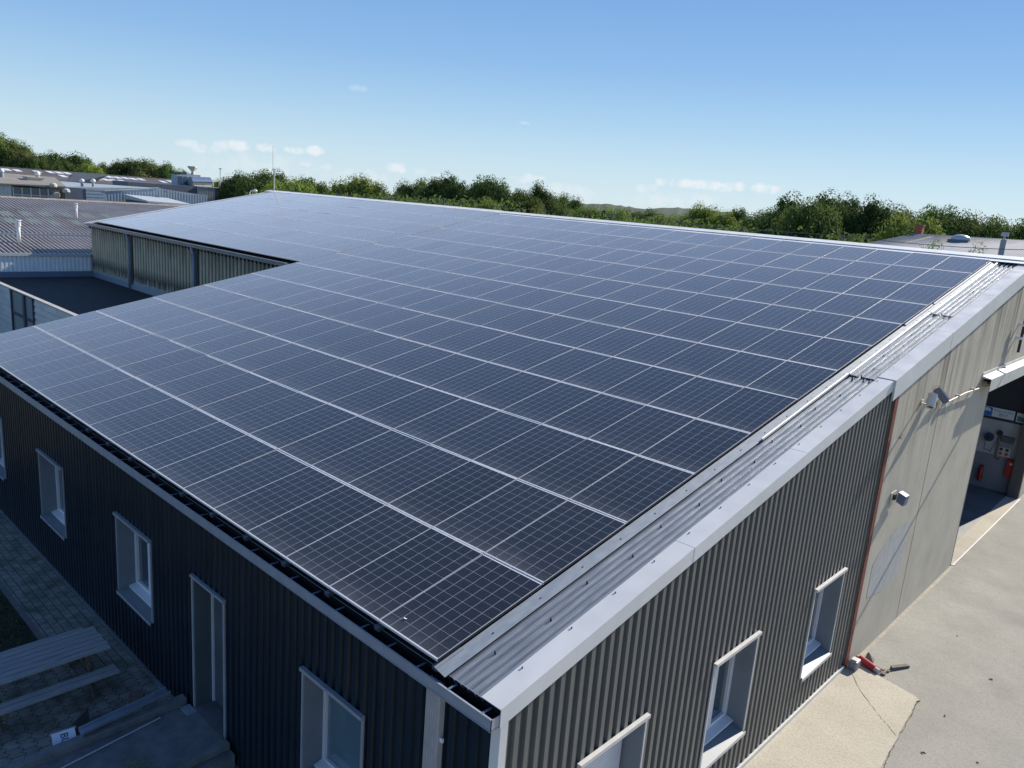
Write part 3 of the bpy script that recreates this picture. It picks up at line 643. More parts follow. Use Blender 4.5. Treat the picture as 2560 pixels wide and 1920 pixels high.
CELLF = mat('distant_cells', (.05,.06,.075), .2); b_ = bsdf(CELLF); b_.inputs['IOR'].default_value = 1.45; b_.inputs['Coat Weight'].default_value = .55; b_.inputs['Coat Roughness'].default_value = .16; b_.inputs['Sheen Weight'].default_value = 1.0; b_.inputs['Sheen Roughness'].default_value = .21; b_.inputs['Sheen Tint'].default_value = (.94,.94,1,1)
me.materials.append(CELLF)
for k, pl in enumerate(me.polygons): pl.material_index = 1 if k >= nf else 0
o = bpy.data.objects.new('distant_panels', me); COL.objects.link(o)
tag(o, 'farthest bluish solar panels at the left end of the roof wing below the mast', 'solar panels', kind='stuff')
# a bird dropping
bd = MB(); c = RP(-.80, .22, .004)
for k in range(5):
    q = c+Vector((random.uniform(-.018,.018), random.uniform(-.018,.018), 0)); bd.lathe([(.012,0),(.010,.003),(.002,.005)], 8, q)
tag(link('bird_dropping', bd, WHITE), 'small white bird dropping near the lower edge of the nearest panel', 'dropping')

# ------------------------------------------------------------------ fittings on the concrete gable
CAMW = varied('camera_housing', (.62,.62,.58), (.55,.55,.52), 6, .4)
t = thing('security_camera', 'white barrel security camera hanging on a bracket left of its twin', 'security camera', (.95, 12.42, 1.42), group='security cameras on the concrete wall')
link('wall_plate', MB().box(.955,.975,12.37,12.47,1.33,1.45), CAMW, t); link('arm', MB().box(.97,1.20,12.30,12.36,1.36,1.40).box(1.15,1.20,12.05,12.36,1.36,1.40), CAMW, t, bevel=.005)
link('housing', MB().tube((1.20,12.16,1.66),(1.22,12.06,1.42),.085,n=20).tube((1.22,12.06,1.425),(1.223,12.045,1.40),.088,n=20), CAMW, t, smooth=False)
link('lens', MB().tube((1.223,12.047,1.402),(1.2235,12.043,1.395),.06,n=20), RUBBER, t); link('joint', MB().tube((1.18,12.2,1.42),(1.19,12.2,1.56),.03), CAMW, t)
t = thing('security_camera', 'bullet security camera with sunshield above the rusty wall joint', 'security camera', (.95, 13.5, 1.3), group='security cameras on the concrete wall')
link('mount', MB().tube((.955,13.75,1.12),(1.05,13.45,1.36),.06,.035,n=14), CAMW, t); link('housing', MB().tube((1.00,13.15,1.58),(1.20,13.28,1.34),.07,n=20), mat('camera_dark', (.12,.13,.16), .35), t)
link('sunshield', MB().hexa([(.98,13.20,1.66),(1.03,13.20,1.66),(1.26,13.32,1.40),(1.21,13.32,1.40),(.98,13.16,1.672),(1.06,13.16,1.672),(1.29,13.28,1.412),(1.21,13.28,1.412)]), WHITE, t)
t = thing('floodlight', 'small blue grey floodlight on a pale mounting plate on concrete wall', 'floodlight', (.95, 11.7, -.5))
link('mounting_plate', MB().box(.955,.975,11.52,11.84,-.66,-.42), varied('plate', (.5,.48,.40), (.45,.43,.36), 6, .6), t); link('sensor', MB().box(.975,1.02,11.62,11.74,-.58,-.46), RUBBER, t)
link('head', MB().hexa([(1.0,11.80,-.66),(1.15,11.80,-.72),(1.15,12.05,-.74),(1.0,12.05,-.68),(1.02,11.80,-.44),(1.18,11.80,-.50),(1.18,12.05,-.52),(1.02,12.05,-.46)]), mat('lamp_blue', (.10,.14,.21), .5, .0), t, bevel=.008)
t = thing('conduit', 'thin pink and white pipe clipped along concrete wall towards the door hood', 'pipe', (.95, 14.2, 1.15))
link('pipe', MB().path([(1.0,14.35,1.16),(1.01,15.7,1.19),(1.01,17.2,1.14),(1.08,18.3,1.14)], .018), varied('conduit_pvc', (.58,.48,.44), (.50,.42,.38), 5, .6), t)
link('end_box', MB().box(.955,1.03,14.05,14.2,1.08,1.22), WTRIM, t)
for y in (15.1, 16.4): link('clip', MB().box(.952,1.035,y,y+.04,1.13,1.22), WTRIM, t)
t = thing('lamp_arm', 'dark bracket with two white insulators at the upper right wall', 'bracket', (.95, 20.4, 2.8))
c = hit(2552, 850, (1,0,0), 1.08)
link('tube', MB().tube((1.08,c.y,c.z-.35),(1.08,c.y,c.z+.75),.035), RUBBER, t)
for dz in (.05, .42): link('insulator', MB().tube((.955,c.y,c.z+dz),(1.12,c.y-.02,c.z+dz),.045), WHITE, t)
link('arm', MB().tube((1.08,c.y+.1,c.z+.2),(2.3,c.y+.6,c.z+.7),.05), RUBBER, t)
tag(link('cable_clip', MB().tube((.955,11.35,.80),(1.0,11.35,.80),.02).tube((1.0,11.30,.80),(1.0,11.42,.86),.018), varied('clip_brown', (.35,.2,.15), (.5,.4,.35), 8, .6)), 'small rusty pipe stub beside the red steel strip', 'pipe stub')
# inside the doorway
def letters(text, size, loc, rot, mat_, name='lettering', parent=None, ext=.0015):
    cu = bpy.data.curves.new(name, 'FONT'); cu.body = text; cu.size = size; cu.extrude = ext; cu.align_x = 'CENTER'; cu.align_y = 'CENTER'
    o = bpy.data.objects.new(name, cu); COL.objects.link(o); dg = bpy.context.evaluated_depsgraph_get(); me = bpy.data.meshes.new_from_object(o.evaluated_get(dg)); bpy.data.objects.remove(o)
    o = bpy.data.objects.new(name, me); COL.objects.link(o); me.materials.append(mat_); o.rotation_euler = rot; o.parent = parent
    o.location = Vector(loc)-(rootloc(parent) if parent else Vector((0,0,0))); return o
BLUE = mat('sign_blue', (.03,.17,.50), .4); INK = mat('sign_ink', (.06,.16,.30), .5); SIGNW = mat('sign_white', (.62,.68,.72), .4); SEA = mat('sign_green', (.05,.25,.27), .5)
y = 27.10
t = thing('sign', 'white rounded sign reading PAVILLON BLEU 2017 inside the doorway', 'sign', (-.28, y, -1.28), group='signs over the inner wall')
link('board', MB().box(-.80,.24,y,y+.02,-1.44,-1.10), SIGNW, t, bevel=.015); link('emblem_field', MB().box(-.79,-.46,y-.004,y-.001,-1.43,-1.12), BLUE, t)
link('emblem', MB().prism([(-.625+.11*math.cos(a_*math.pi/18), -1.25+.11*math.sin(a_*math.pi/18)) for a_ in range(-1, 20)], y-.007, y-.005), SIGNW, t)
em = MB()
for dz in (-.025, -.06):
    pts_ = [(-.72+.19*k/12, -1.285+dz+.035+.014*math.sin(k*1.0)) for k in range(13)]
    for (xa, za), (xb, zb) in zip(pts_, pts_[1:]): em.box(xa, xb, y-.0095, y-.0075, min(za,zb)-.008, max(za,zb)+.006)
link('emblem_wave', em, SIGNW if False else BLUE, t)
letters('PAVILLON BLEU', .085, (-.11, y-.003, -1.20), (math.pi/2, 0, 0), INK, parent=t); letters('2017', .14, (-.11, y-.003, -1.33), (math.pi/2, 0, 0), INK, parent=t)
t = thing('sign', 'partly hidden pale sign with green picture at doorway right edge', 'sign', (.5, y, -1.28), group='signs over the inner wall')
link('board', MB().box(.30,.90,y,y+.02,-1.46,-1.12), SIGNW, t, bevel=.015); link('picture', MB().prism([(.34,-1.42),(.88,-1.42),(.88,-1.24),(.62,-1.20),(.5,-1.28),(.34,-1.22)], y-.004, y-.001), SEA, t)
t = thing('socket_box', 'beige electrical box with four round red sockets on the white wall', 'electrical box', (.2, y, -2.5))
link('case', MB().box(-.02,.38,27.04,27.16,-2.80,-2.28), varied('beige_case', (.42,.43,.40), (.38,.39,.36), 4, .5), t, bevel=.01); link('cover', MB().box(0,.36,27.02,27.04,-2.45,-2.31), GRW, t)
for xx, zz, mm in ((.08,-2.53,RUBBER),(.27,-2.53,RUBBER),(.08,-2.69,mat('socket_red',(.45,.03,.03),.5)),(.27,-2.69,None)):
    link('socket', MB().tube((xx,27.04,zz),(xx,27.0,zz),.05,n=16), mm or bpy.data.materials['socket_red'], t)
tag(link('breaker_box', MB().box(-.02,.40,27.06,27.16,-2.24,-2.06).box(.0,.38,27.05,27.06,-2.2,-2.1), mat('breaker_dark', (.09,.10,.09), .5), thing_loc=(.2,27.1,-2.15), bevel=.006), 'dark grey breaker box mounted above the beige socket box', 'electrical box')
t = thing('hose_reel', 'dark blue hanging cable reel with looping cord on white wall', 'cable reel', (-.4, y, -2.2))
link('reel', MB().tube((-.38,27.15,-2.2),(-.38,26.98,-2.2),.15,n=20), mat('reel_blue', (.03,.04,.09), .5), t); link('hub', MB().tube((-.38,26.98,-2.2),(-.38,26.94,-2.2),.06,n=16), RUBBER, t)
link('cord', MB().path([(-.46+.0*k, 27.0, -2.3-.09*k) for k in range(5)]+[(-.45+.07*k, 26.99, -2.72+.08*math.sin(k)) for k in range(1,4)]+[(-.2,27.0,-2.5),(-.12,27.0,-2.3),(-.08,27.0,-2.02)], .010), RUBBER, t)
tag(link('cable_coil', MB().tube((-.08,27.15,-1.98),(-.08,27.02,-1.98),.09,n=18).tube((-.08,27.02,-1.98),(-.08,27.0,-1.98),.045,n=14).path([(-.07,27.06,-2.0),(-.09,27.05,-2.4),(-.08,27.05,-2.8),(-.02,27.0,-2.92),(.1,27.0,-2.9)], .014), RUBBER, thing_loc=(-.08,27.1,-2.0)), 'round black cable coil between the blue reel and breaker box', 'cable coil')
REDM = mat('fire_red', (.42,.02,.02), .4)
t = thing('fire_extinguisher', 'red fire extinguisher hanging low on the grey inner wall', 'fire extinguisher', (-.40, 27.06, -3.6))
link('cylinder', MB().lathe([(.02,.0),(.075,.01),(.08,.05),(.08,.42),(.06,.49),(.03,.52),(.028,.56)], 18, (-.40,27.06,-3.88)), REDM, t, smooth=True); link('handle', MB().box(-.45,-.33,27.04,27.08,-3.32,-3.28).tube((-.36,27.02,-3.3),(-.32,26.99,-3.75),.010), RUBBER, t)
t = thing('hose_cabinet', 'square red fire hose cabinet with two white stickers', 'cabinet', (.53, 27.06, -3.15))
link('case', MB().box(.34,.72,26.98,27.16,-3.47,-2.86), REDM, t, bevel=.01)
for a_, b_ in (((.44,.52),(-3.02,-2.95)), ((.60,.67),(-3.24,-3.14))): link('sticker', MB().box(*a_, 26.975, 26.979, *b_), WHITE, t)

# ------------------------------------------------------------------ yard corner bits
t = thing('ground_lamp_box', 'rounded grey plastic lamp box at the foot of the red strip', 'box', (1.06, 10.86, G))
link('body', MB().box(.985,1.17,10.72,10.98,G+.02,G+.22), mat('box_grey', (.22,.22,.23), .5), t, bevel=.035); link('lid', MB().box(1.02,1.14,10.77,10.93,G+.215,G+.235), mat('lid_pink', (.55,.48,.47), .5), t, bevel=.008)
t = thing('drain_pipe', 'ribbed red conduit over a broken white pipe end on the ground', 'pipe', (1.2, 11.2, G))
rp = MB(); a = Vector((1.06,11.22,G+.09)); b = Vector((1.42,11.10,G+.06))
for k in range(11):
    c = a.lerp(b, k/11); d = a.lerp(b, (k+.55)/11); rp.tube(c, d, .075, n=14); rp.tube(d, a.lerp(b,(k+1)/11), .062, n=14)
link('ribbed_sleeve', rp, mat('conduit_red', (.50,.045,.05), .5), t); link('inner_pipe', MB().tube(a.lerp(b,.9), a.lerp(b,1.25), .055, n=14), varied('dirty_white', (.60,.55,.52), (.40,.36,.33), 9, .7), t)
link('left_stub', MB().tube(a.lerp(b,-.2), a, .03), varied('stub_cream', (.55,.48,.38), (.5,.44,.35), 9, .7), t)
random.seed(5); rb = MB()
for k in range(14):
    x = random.uniform(1.35,1.62); y_ = 11.22+random.uniform(-.08,.12); s = random.uniform(.015,.045)
    rb.hexa([(x+random.uniform(.6,1.3)*s*sx, y_+random.uniform(.6,1.3)*s*sy, G+z*s*random.uniform(.7,1.2)) for z in (0,1) for sx, sy in ((-1,-1),(1,-1),(1,1),(-1,1))])
tag(link('rubble', rb, varied('rubble_stone', (.30,.25,.20), (.12,.09,.07), 20, .9), thing_loc=(1.5,11.2,G)), 'crumbled brown rubble beside the broken pipe end', 'rubble', kind='stuff')
tag(link('wood_offcut', MB().hexa([(1.60,11.50,G),(1.66,11.44,G),(1.88,11.86,G),(1.80,11.90,G),(1.60,11.50,G+.07),(1.66,11.44,G+.07),(1.88,11.86,G+.05),(1.80,11.90,G+.05)]), varied('dark_wood', (.09,.075,.07), (.14,.12,.11), 9, .8), thing_loc=(1.7,11.6,G)), 'dark broken wooden offcut lying past the rubble', 'wood piece')
tag(link('metal_tag', MB().hexa([(1.10,11.42,G),(1.30,11.38,G),(1.26,11.58,G),(1.12,11.60,G),(1.10,11.42,G+.02),(1.30,11.38,G+.02),(1.12,11.60,G+.10),(1.10,11.58,G+.10)]), mat('dark_plate', (.05,.04,.04), .7), thing_loc=(1.2,11.5,G)), 'bent dark plate against the concrete wall foot', 'plate')  # plate in one even dark brown
lf = [(1.75,9.9,0),(2.9,10.6,1),(3.2,12.8,2),(2.2,14.2,3),(3.7,9.6,4),(2.95,9.1,5),(3.4,15.6,6)]
for x, y_, k in lf:
    s = .018+.008*(k % 3); a_ = k*1.3; c_, s_ = math.cos(a_), math.sin(a_)
    P_ = lambda u, v, z: (x+u*c_-v*s_, y_+u*s_+v*c_, G+z)
    m = MB(); m.face(P_(-s*1.4,0,.006), P_(-s*.4,-s*.6,.02), P_(s*1.2,-s*.2,.008), P_(s*1.5,0,.012)); m.face(P_(-s*1.4,0,.006), P_(s*1.5,0,.012), P_(s*.3,s*.7,.024), P_(-s*.6,s*.5,.008))
    tag(link('dead_leaf', m, mat('leaf_brown', (.07,.05,.035), .8) if k == 0 else bpy.data.materials['leaf_brown'], thing_loc=(x,y_,G)), 'dark dead leaf on the sunlit yard, %s nearest to the camera' % ORD[{5:1,4:2,0:3,1:4,2:5,3:6,6:7}[k]], 'leaf', 'dead leaves on the yard')

# ------------------------------------------------------------------ shaded court: landing, table, debris
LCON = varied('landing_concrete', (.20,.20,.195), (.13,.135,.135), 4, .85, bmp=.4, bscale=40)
L_ = thing('entrance_landing', 'raised grey concrete landing with low side kerbs below the side door', 'landing', (-5.3, -1, G))
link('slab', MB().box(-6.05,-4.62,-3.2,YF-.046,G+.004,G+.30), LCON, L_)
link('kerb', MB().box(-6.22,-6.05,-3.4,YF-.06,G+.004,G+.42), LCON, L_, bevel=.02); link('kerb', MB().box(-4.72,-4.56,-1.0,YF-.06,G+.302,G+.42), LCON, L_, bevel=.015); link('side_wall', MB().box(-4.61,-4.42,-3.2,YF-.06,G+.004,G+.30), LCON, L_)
link('door_foot_flashing', MB().box(-6.0,-5.75,YF-.20,YF-.05,G+.30,G+.33), TRF, L_)
tag(link('metal_strip', MB().tube((-5.97,-.5,G+.315),(-5.72,-2.3,G+.315),.014), mat('strip_pale', (.45,.45,.46), .5), thing_loc=(-5.9,-1.4,G+.31)), 'thin pale metal rod lying on the concrete landing', 'rod')
gp_ = MB(); P0 = Vector((-6.30,-.22,G+.50)); P1 = Vector((-6.17,-1.62,G+.47)); dirv = (P1-P0).normalized(); side = Vector((dirv.y,-dirv.x,0))
prof = [(-.085,.055),(-.075,.0),(-.03,-.035),(.03,-.035),(.075,.0),(.085,.055),(.075,.055),(.066,.006),(.028,-.026),(-.028,-.026),(-.066,.006),(-.075,.055)]
n = len(prof); idx = len(gp_.v)
for Q in (P0, P1):
    for u_, z_ in prof: gp_.v.append(tuple(Q+side*u_+Vector((0,0,z_))))
for k in range(n): gp_.f.append((k, (k+1) % n, n+(k+1) % n, n+k))
gp_.f.append(tuple(range(n))[::-1]); gp_.f.append(tuple(range(n, 2*n)))
tag(link('spare_gutter', gp_, varied('spare_gutter_metal', (.38,.42,.48), (.30,.34,.40), 5, .35, .5), thing_loc=(-6.2,-1.2,G+.5)), 'loose grey gutter length lying along the landing kerb', 'gutter piece')
t = thing('sign_board', 'small white sign with black letters BUR propped against the kerb', 'sign', (-6.62,-1.75,G))
sp_ = hit(163, 1857, (0,0,1), G+.34); nn = ((CAM-sp_).normalized()*.7+Vector((0,0,.5))).normalized()
dn = (hit(172, 1895, (0,0,1), G+.34)-sp_).normalized(); tx_ = (dn-nn*dn.dot(nn)).normalized(); ty_ = nn.cross(tx_)
fr_ = Matrix.Translation(sp_) @ Matrix((tx_, ty_, nn)).transposed().to_4x4()
def TX(x, y_, z): return fr_ @ Vector((x, y_, z))
link('plate', MB().box(-.20,.20,-.16,.16,-.012,0,TX), mat('sign_plate', (.66,.68,.74), .4), t, bevel=.012)
def TXm(text, x, y_, size):
    o = letters(text, size, (0,0,0), (0,0,0), RUBBER, parent=None); o.matrix_world = fr_ @ Matrix.Translation((x, y_, .003)); o.parent = t; mw = fr_ @ Matrix.Translation((x, y_, .003)); mw.translation -= t.location; o.matrix_local = mw; return o
TXm('BUR', -.02, .0, .15)
link('backing', MB().box(-.22,-.18,-.18,.18,-.05,-.013,TX), mat('sign_edge', (.25,.27,.28), .6), t)
tag(link('dark_board', MB().hexa([(-7.05,-1.50,G),(-6.98,-1.25,G),(-6.74,-1.32,G),(-6.78,-1.60,G),(-7.05,-1.50,G+.03),(-6.98,-1.25,G+.34),(-6.90,-1.27,G+.36),(-6.95,-1.60,G+.03)]), mat('board_dark', (.03,.03,.03), .8), thing_loc=(-6.9,-1.4,G)), 'dark triangular board leaning behind the white letter sign', 'board')
st = MB(); st.lathe([(.13,0),(.135,.02),(.13,.16),(.12,.17)], 18, (-7.02,-.47,G)); tag(link('log_stump', st, varied('log', (.20,.13,.09), (.12,.09,.07), 14, .9), thing_loc=(-7.02,-.47,G)), 'short round log stump on the paving beside the gutter piece', 'stump')
WOOD = varied('grey_picnic_wood', (.36,.35,.33), (.26,.255,.25), 3, .8, sc=(9,.8,1), bmp=.25)
WOODB = varied('brown_picnic_wood', (.16,.12,.075), (.11,.085,.06), 5, .85)
T = thing('picnic_table', 'weathered grey wooden picnic table with attached bench on the paving', 'picnic table', (-8.2, -1.6, G))
tp = MB(); zt_ = -3.38
for k in range(6): x = -8.71+k*.150; tp.box(x, x+.132, -2.72, -.56-(k%2)*.012, zt_-.04, zt_)
link('tabletop', tp, WOOD, T, bevel=.004)
for x0 in (-7.74, -9.32):
    bn = MB(); 
    for k in range(2): bn.box(x0+k*.150, x0+k*.150+.132, -2.72, -.56, -3.72, -3.68)
    link('bench', bn, WOOD, T, bevel=.004)
for yy in (-.95, -2.35):
    lg = MB()
    for sx in (-1, 1):
        lg.hexa([(-8.28+sx*.62-.045, yy, G),(-8.28+sx*.62+.045, yy, G),(-8.28+sx*.62+.045, yy+.045, G),(-8.28+sx*.62-.045, yy+.045, G),(-8.28+sx*.25-.045, yy, zt_-.04),(-8.28+sx*.25+.045, yy, zt_-.04),(-8.28+sx*.25+.045, yy+.045, zt_-.04),(-8.28+sx*.25-.045, yy+.045, zt_-.04)])
        link('leg', lg, WOODB, T); lg = MB()
    link('crossbeam', MB().box(-9.30,-7.46,yy+.046,yy+.09,-3.81,-3.722).box(-8.7,-7.85,yy+.046,yy+.09,-3.50,-3.422), WOODB, T)
link('brace', MB().hexa([(-8.30,-1.0,-3.78),(-8.24,-1.0,-3.78),(-8.24,-.95,-3.72),(-8.30,-.95,-3.72),(-8.30,-1.6,-3.45),(-8.24,-1.6,-3.45),(-8.24,-1.55,-3.422),(-8.30,-1.55,-3.422)]), WOODB, T)
# weeds beside the landing
wd = MB(); random.seed(9)
for k in range(420):
    x = random.choice((-5.05,-4.80,-4.55))+random.gauss(0,.10); y_ = -1.25+random.gauss(0,.10); z = G+.30+random.uniform(0,.24); s = .022; a_ = random.uniform(0,6.3)
    wd.face((x,y_,z),(x+s*math.cos(a_),y_+s*math.sin(a_),z+.01),(x+s*1.6*math.cos(a_+.6),y_+s*1.6*math.sin(a_+.6),z+.02))
tag(link('weeds', wd, mat('weed_green', (.10,.13,.02), .7), thing_loc=(-4.8,-1.3,G)), 'yellow green weeds sprouting beside the concrete landing', 'weeds', kind='stuff')

# ------------------------------------------------------------------ flat roofed annex on the left
A = thing('flat_roof_annex', 'low annex with dark felt roof and grey metal siding left of the solar roof', 'building', (-30, 7, G))
link('felt_roof', MB().box(-39.0,X0,5.22,YW-.115,-.80,-.68), FELT, A)
link('upstand', MB().box(-39.08,-38.95,5.1,YW-.12,-.80,-.42).box(-38.949,-38.9,5.2,YW-.12,-.68,-.52), mat('upstand', (.14,.19,.26), .6), A)
link('parapet_cap', MB().box(-39.0,X0,5.02,5.215,-.66,-.62), varied('parapet_cap', (.42,.40,.36), (.50,.49,.46), 2, .5), A)
sd_ = MB(); z = -.67
ax0, ax1 = hit(27, 727, (0,1,0), 5.05).x, hit(84, 752, (0,1,0), 5.05).x
while z > G+.1:
    for xa, xb in ((-39, ax0), (ax1, X0)):
        sd_.hexa([(xa,5.04,z-.27),(xb,5.04,z-.27),(xb,5.1,z-.27),(xa,5.1,z-.27),(xa,5.07,z-.045),(xb,5.07,z-.045),(xb,5.1,z-.045),(xa,5.1,z-.045)]); sd_.box(xa,xb,5.085,5.1,z-.045,z)
    z -= .27
link('siding', sd_, varied('annex_siding', (.62,.63,.63), (.46,.49,.53), .8, .5, .2, sc=(1,1,3)), A)
GD = link('glazed_door', MB().box(ax0,ax0+.14,5.0,5.1,G,-.67).box(ax1-.10,ax1,5.0,5.1,G,-.67).box((ax0+ax1)/2-.18+.35,(ax0+ax1)/2+.10+.35,5.0,5.1,G,-.67).box(ax0+.14,ax1-.1,5.03,5.1,-1.75,-1.62).box(ax0+.14,ax1-.1,5.03,5.1,-.72,-.67), mat('anthracite_frame', (.04,.055,.085), .4), A)
link('pane', MB().box(ax0+.14,ax1-.1,5.06,5.07,G,-.7), mat('annex_glass', (.28,.31,.30), .12, 0, .6), GD)

# ------------------------------------------------------------------ fibre cement shed with pale gable band
BX = -39.12; BS = .133
S = thing('corrugated_shed', 'long shed with old corrugated cement roof and pale metal band', 'building', (-48, 20, G))
rz = lambda x: .45+BS*(BX-x)
def bplane(s0, s1, x0, x1, n=6, pitch=.22, amp=.045):
    m = MB(); k = int((s1-s0)/pitch*n); pv = None
    for i in range(k+1):
        y_ = s0+(s1-s0)*i/k; d = amp*math.sin(2*math.pi*i/n); cur = ((x0, y_, rz(x0)+d), (x1, y_, rz(x1)+d))
        if pv: m.face(pv[0], cur[0], cur[1], pv[1])
        pv = cur
    return m
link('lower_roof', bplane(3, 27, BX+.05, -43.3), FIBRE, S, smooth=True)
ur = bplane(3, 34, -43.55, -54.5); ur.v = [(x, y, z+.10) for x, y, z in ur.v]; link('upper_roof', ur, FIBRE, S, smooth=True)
link('roof_step', MB().box(-43.56,-43.3,3,27,rz(-43.4)+.0,rz(-43.4)+.13), mat('step_flash', (.25,.30,.36), .5, .3), S)
link('ridge_cap', MB().hexa([(-54.9,3,rz(-54.5)+.05),(-54.3,3,rz(-54.5)+.10),(-54.3,34,rz(-54.5)+.10),(-54.9,34,rz(-54.5)+.05),(-54.7,3,rz(-54.5)+.19),(-54.4,3,rz(-54.5)+.19),(-54.4,34,rz(-54.5)+.19),(-54.7,34,rz(-54.5)+.19)]), varied('ridge_tiles', (.24,.20,.18), (.36,.33,.29), 3, .9), S)
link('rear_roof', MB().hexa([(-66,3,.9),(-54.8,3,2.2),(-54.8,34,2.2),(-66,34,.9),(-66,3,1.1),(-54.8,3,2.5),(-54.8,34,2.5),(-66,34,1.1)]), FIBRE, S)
link('eaves_trim', MB().box(BX-.02,BX+.07,3,YW-.1,.36,.50), PALE, S)
link('metal_band', corr(lambda s, d, z: (BX+d, s, z), 3, YW-.06, -.42, lambda s: .37, pitch=.19, depth=.04), varied('white_metal_band', (.93,.93,.91), (.80,.83,.86), 3, .4, .1, sc=(1,4,1)), S)
link('wall', MB().box(-54,BX-.05,3,34,G,.30), BLUEGREY, S)
nB = Vector((BS, 0, 1)); cB = .45+BS*BX
for px, py in ((12,532),(60,532),(112,533),(166,536),(217,537),(268,539),(24,550),(80,551),(134,555),(192,556)):
    p = hit(px, py, nB, cB+.12); m = MB(); n_ = 8
    for i in range(48):
        ya = p.y-.30+i*.6/48; yb = ya+.6/48
        za = .045*math.sin(2*math.pi*(ya-3)/.22)+.004; zb_ = .045*math.sin(2*math.pi*(yb-3)/.22)+.004
        m.face((p.x+.7,ya,rz(p.x+.7)+.10+za),(p.x+.7,yb,rz(p.x+.7)+.10+zb_),(p.x-.7,yb,rz(p.x-.7)+.10+zb_),(p.x-.7,ya,rz(p.x-.7)+.10+za))
    link('rooflight', m, SKYL, S, smooth=True)
for (px, py, hgt, lab) in ((48,606,1.15,'short white vent pipe with cap on the lower shed roof'),(192,549,1.0,'thin white vent pipe beside rooflights on the upper shed roof')):
    p = hit(px, py, nB, cB+.05); t = thing('vent_pipe', lab, 'vent pipe', p, group='vent pipes on the cement roof')
    r_ = .09 if py > 600 else .06
    link('pipe', MB().tube(p, p+Vector((0,0,hgt*.8)), r_, n=14), WHITE, t, smooth=True); link('cowl', MB().tube(p+Vector((0,0,hgt*.72)), p+Vector((0,0,hgt*.9)), r_*1.5, n=14).tube(p+Vector((0,0,hgt*.95)), p+Vector((0,0,hgt)), r_*1.7, n=14).tube(p+Vector((0,0,hgt*.9)), p+Vector((0,0,hgt*.95)), r_*.5, n=8), WHITE, t)

# ------------------------------------------------------------------ farther sheds on the left
def HX(px, py, x): return hit(px, py, (1,0,0), x)
def wallx(x, pts, th=-6, bottom=None):               # outline of pixels on the plane X = x, given thickness behind
    m = MB(); P = [HX(px, py, x) for px, py in pts]
    poly = [(p.y, p.z) for p in P]; n = len(poly); i = len(m.v)
    m.v += [(x, a, c) for a, c in poly]+[(x+th, a, c) for a, c in poly]
    m.f.append(tuple(range(i, i+n))); m.f.append(tuple(range(i+n, i+2*n))[::-1])
    for k in range(n): m.f.append((i+k, i+n+k, i+n+(k+1) % n, i+(k+1) % n))
    return m
# blue grey metal shed with shallow gable
C_ = thing('bluegrey_shed', 'light blue grey ribbed metal shed with roller door and shallow gable', 'building', (-86, 28, G))
cx = -80.
lft = HX(262,478,cx); pk = HX(396,470,cx); rt_ = HX(518,489,cx)
zt_f = lambda s: lft.z+(pk.z-lft.z)*(s-lft.y)/(pk.y-lft.y) if s < pk.y else (pk.z+(rt_.z+.1-pk.z)*(s-pk.y)/(rt_.y-2.5-pk.y) if s < rt_.y-2.5 else rt_.z+.05)
link('ribbed_wall', corr(lambda s, d, z: (cx+d, s, z), lft.y, rt_.y, G, zt_f, pitch=.30, depth=.05, crest=.12, slope=.04), BLUEGREY, C_)
shl = HX(214,473,cx); link('roller_door', (lambda m: [m.box(cx-.1,cx+.02+(k%2)*.02,shl.y,lft.y-.03,G+k*.16,G+(k+1)*.16) for k in range(int((shl.z-G)/.16)+1)] and m)(MB()), BLUEGREY, C_)
dk = HX(161,467,cx); link('slate_wall', MB().hexa([(cx-.2,dk.y,G),(cx,dk.y,G),(cx,shl.y-.03,G),(cx-.2,shl.y-.03,G),(cx-.2,dk.y,dk.z),(cx,dk.y,dk.z),(cx,shl.y-.03,shl.z+.05),(cx-.2,shl.y-.03,shl.z+.05)]), SLATEB, C_)
link('roof', MB().hexa([(-102,dk.y,G),(cx-.2,dk.y,G),(cx-.2,rt_.y,G),(-102,rt_.y,G),(-102,dk.y,3.12),(cx-.2,dk.y,dk.z-.03),(cx-.2,pk.y,pk.z-.02),(-102,pk.y,3.05)]).hexa([(-102,pk.y,G),(cx-.2,pk.y,G),(cx-.2,rt_.y,G),(-102,rt_.y,G),(-102,pk.y,3.04),(cx-.2,pk.y,pk.z-.03),(cx-.2,rt_.y,rt_.z),(-102,rt_.y,2.4)]), varied('pale_roof', (.40,.44,.46), (.35,.39,.42), .4, .5), C_)
link('verge_trim', MB().hexa([(cx,lft.y,lft.z),(cx+.08,lft.y,lft.z),(cx+.08,pk.y,pk.z),(cx,pk.y,pk.z),(cx,lft.y,lft.z+.07),(cx+.08,lft.y,lft.z+.07),(cx+.08,pk.y,pk.z+.07),(cx,pk.y,pk.z+.07)]), PALE, C_)
for px, py, ll in ((205,456,'white mushroom vent on pale roof left of the gable shed, nearer brown roof'),(233,456,'white mushroom vent on pale roof, right one beside the dark gable')):
    p = atd(px, py+6, 92); t = thing('roof_vent', ll, 'roof vent', p, group='vents on the pale shed roof')
    link('stack', MB().tube(p+Vector((0,0,-.4)), p+Vector((0,0,.3)), .12), GREYR, t); link('cowl', MB().lathe([(.10,.25),(.22,.3),(.24,.42),(.15,.56),(.03,.6)], 14, p), WHITE, t, smooth=True)
t = thing('wall_lamp', 'small lamp on a bracket high on blue grey shed gable', 'lamp', HX(413,480,cx+.3)); p = HX(413,480,cx+.1)
link('arm', MB().tube(p, p+Vector((.5,0,.05)), .04), RUBBER, t); link('head', MB().box(p.x+.4,p.x+.7,p.y-.15,p.y+.25,p.z-.02,p.z+.12), mat('lamp_grey', (.25,.26,.28), .5), t)
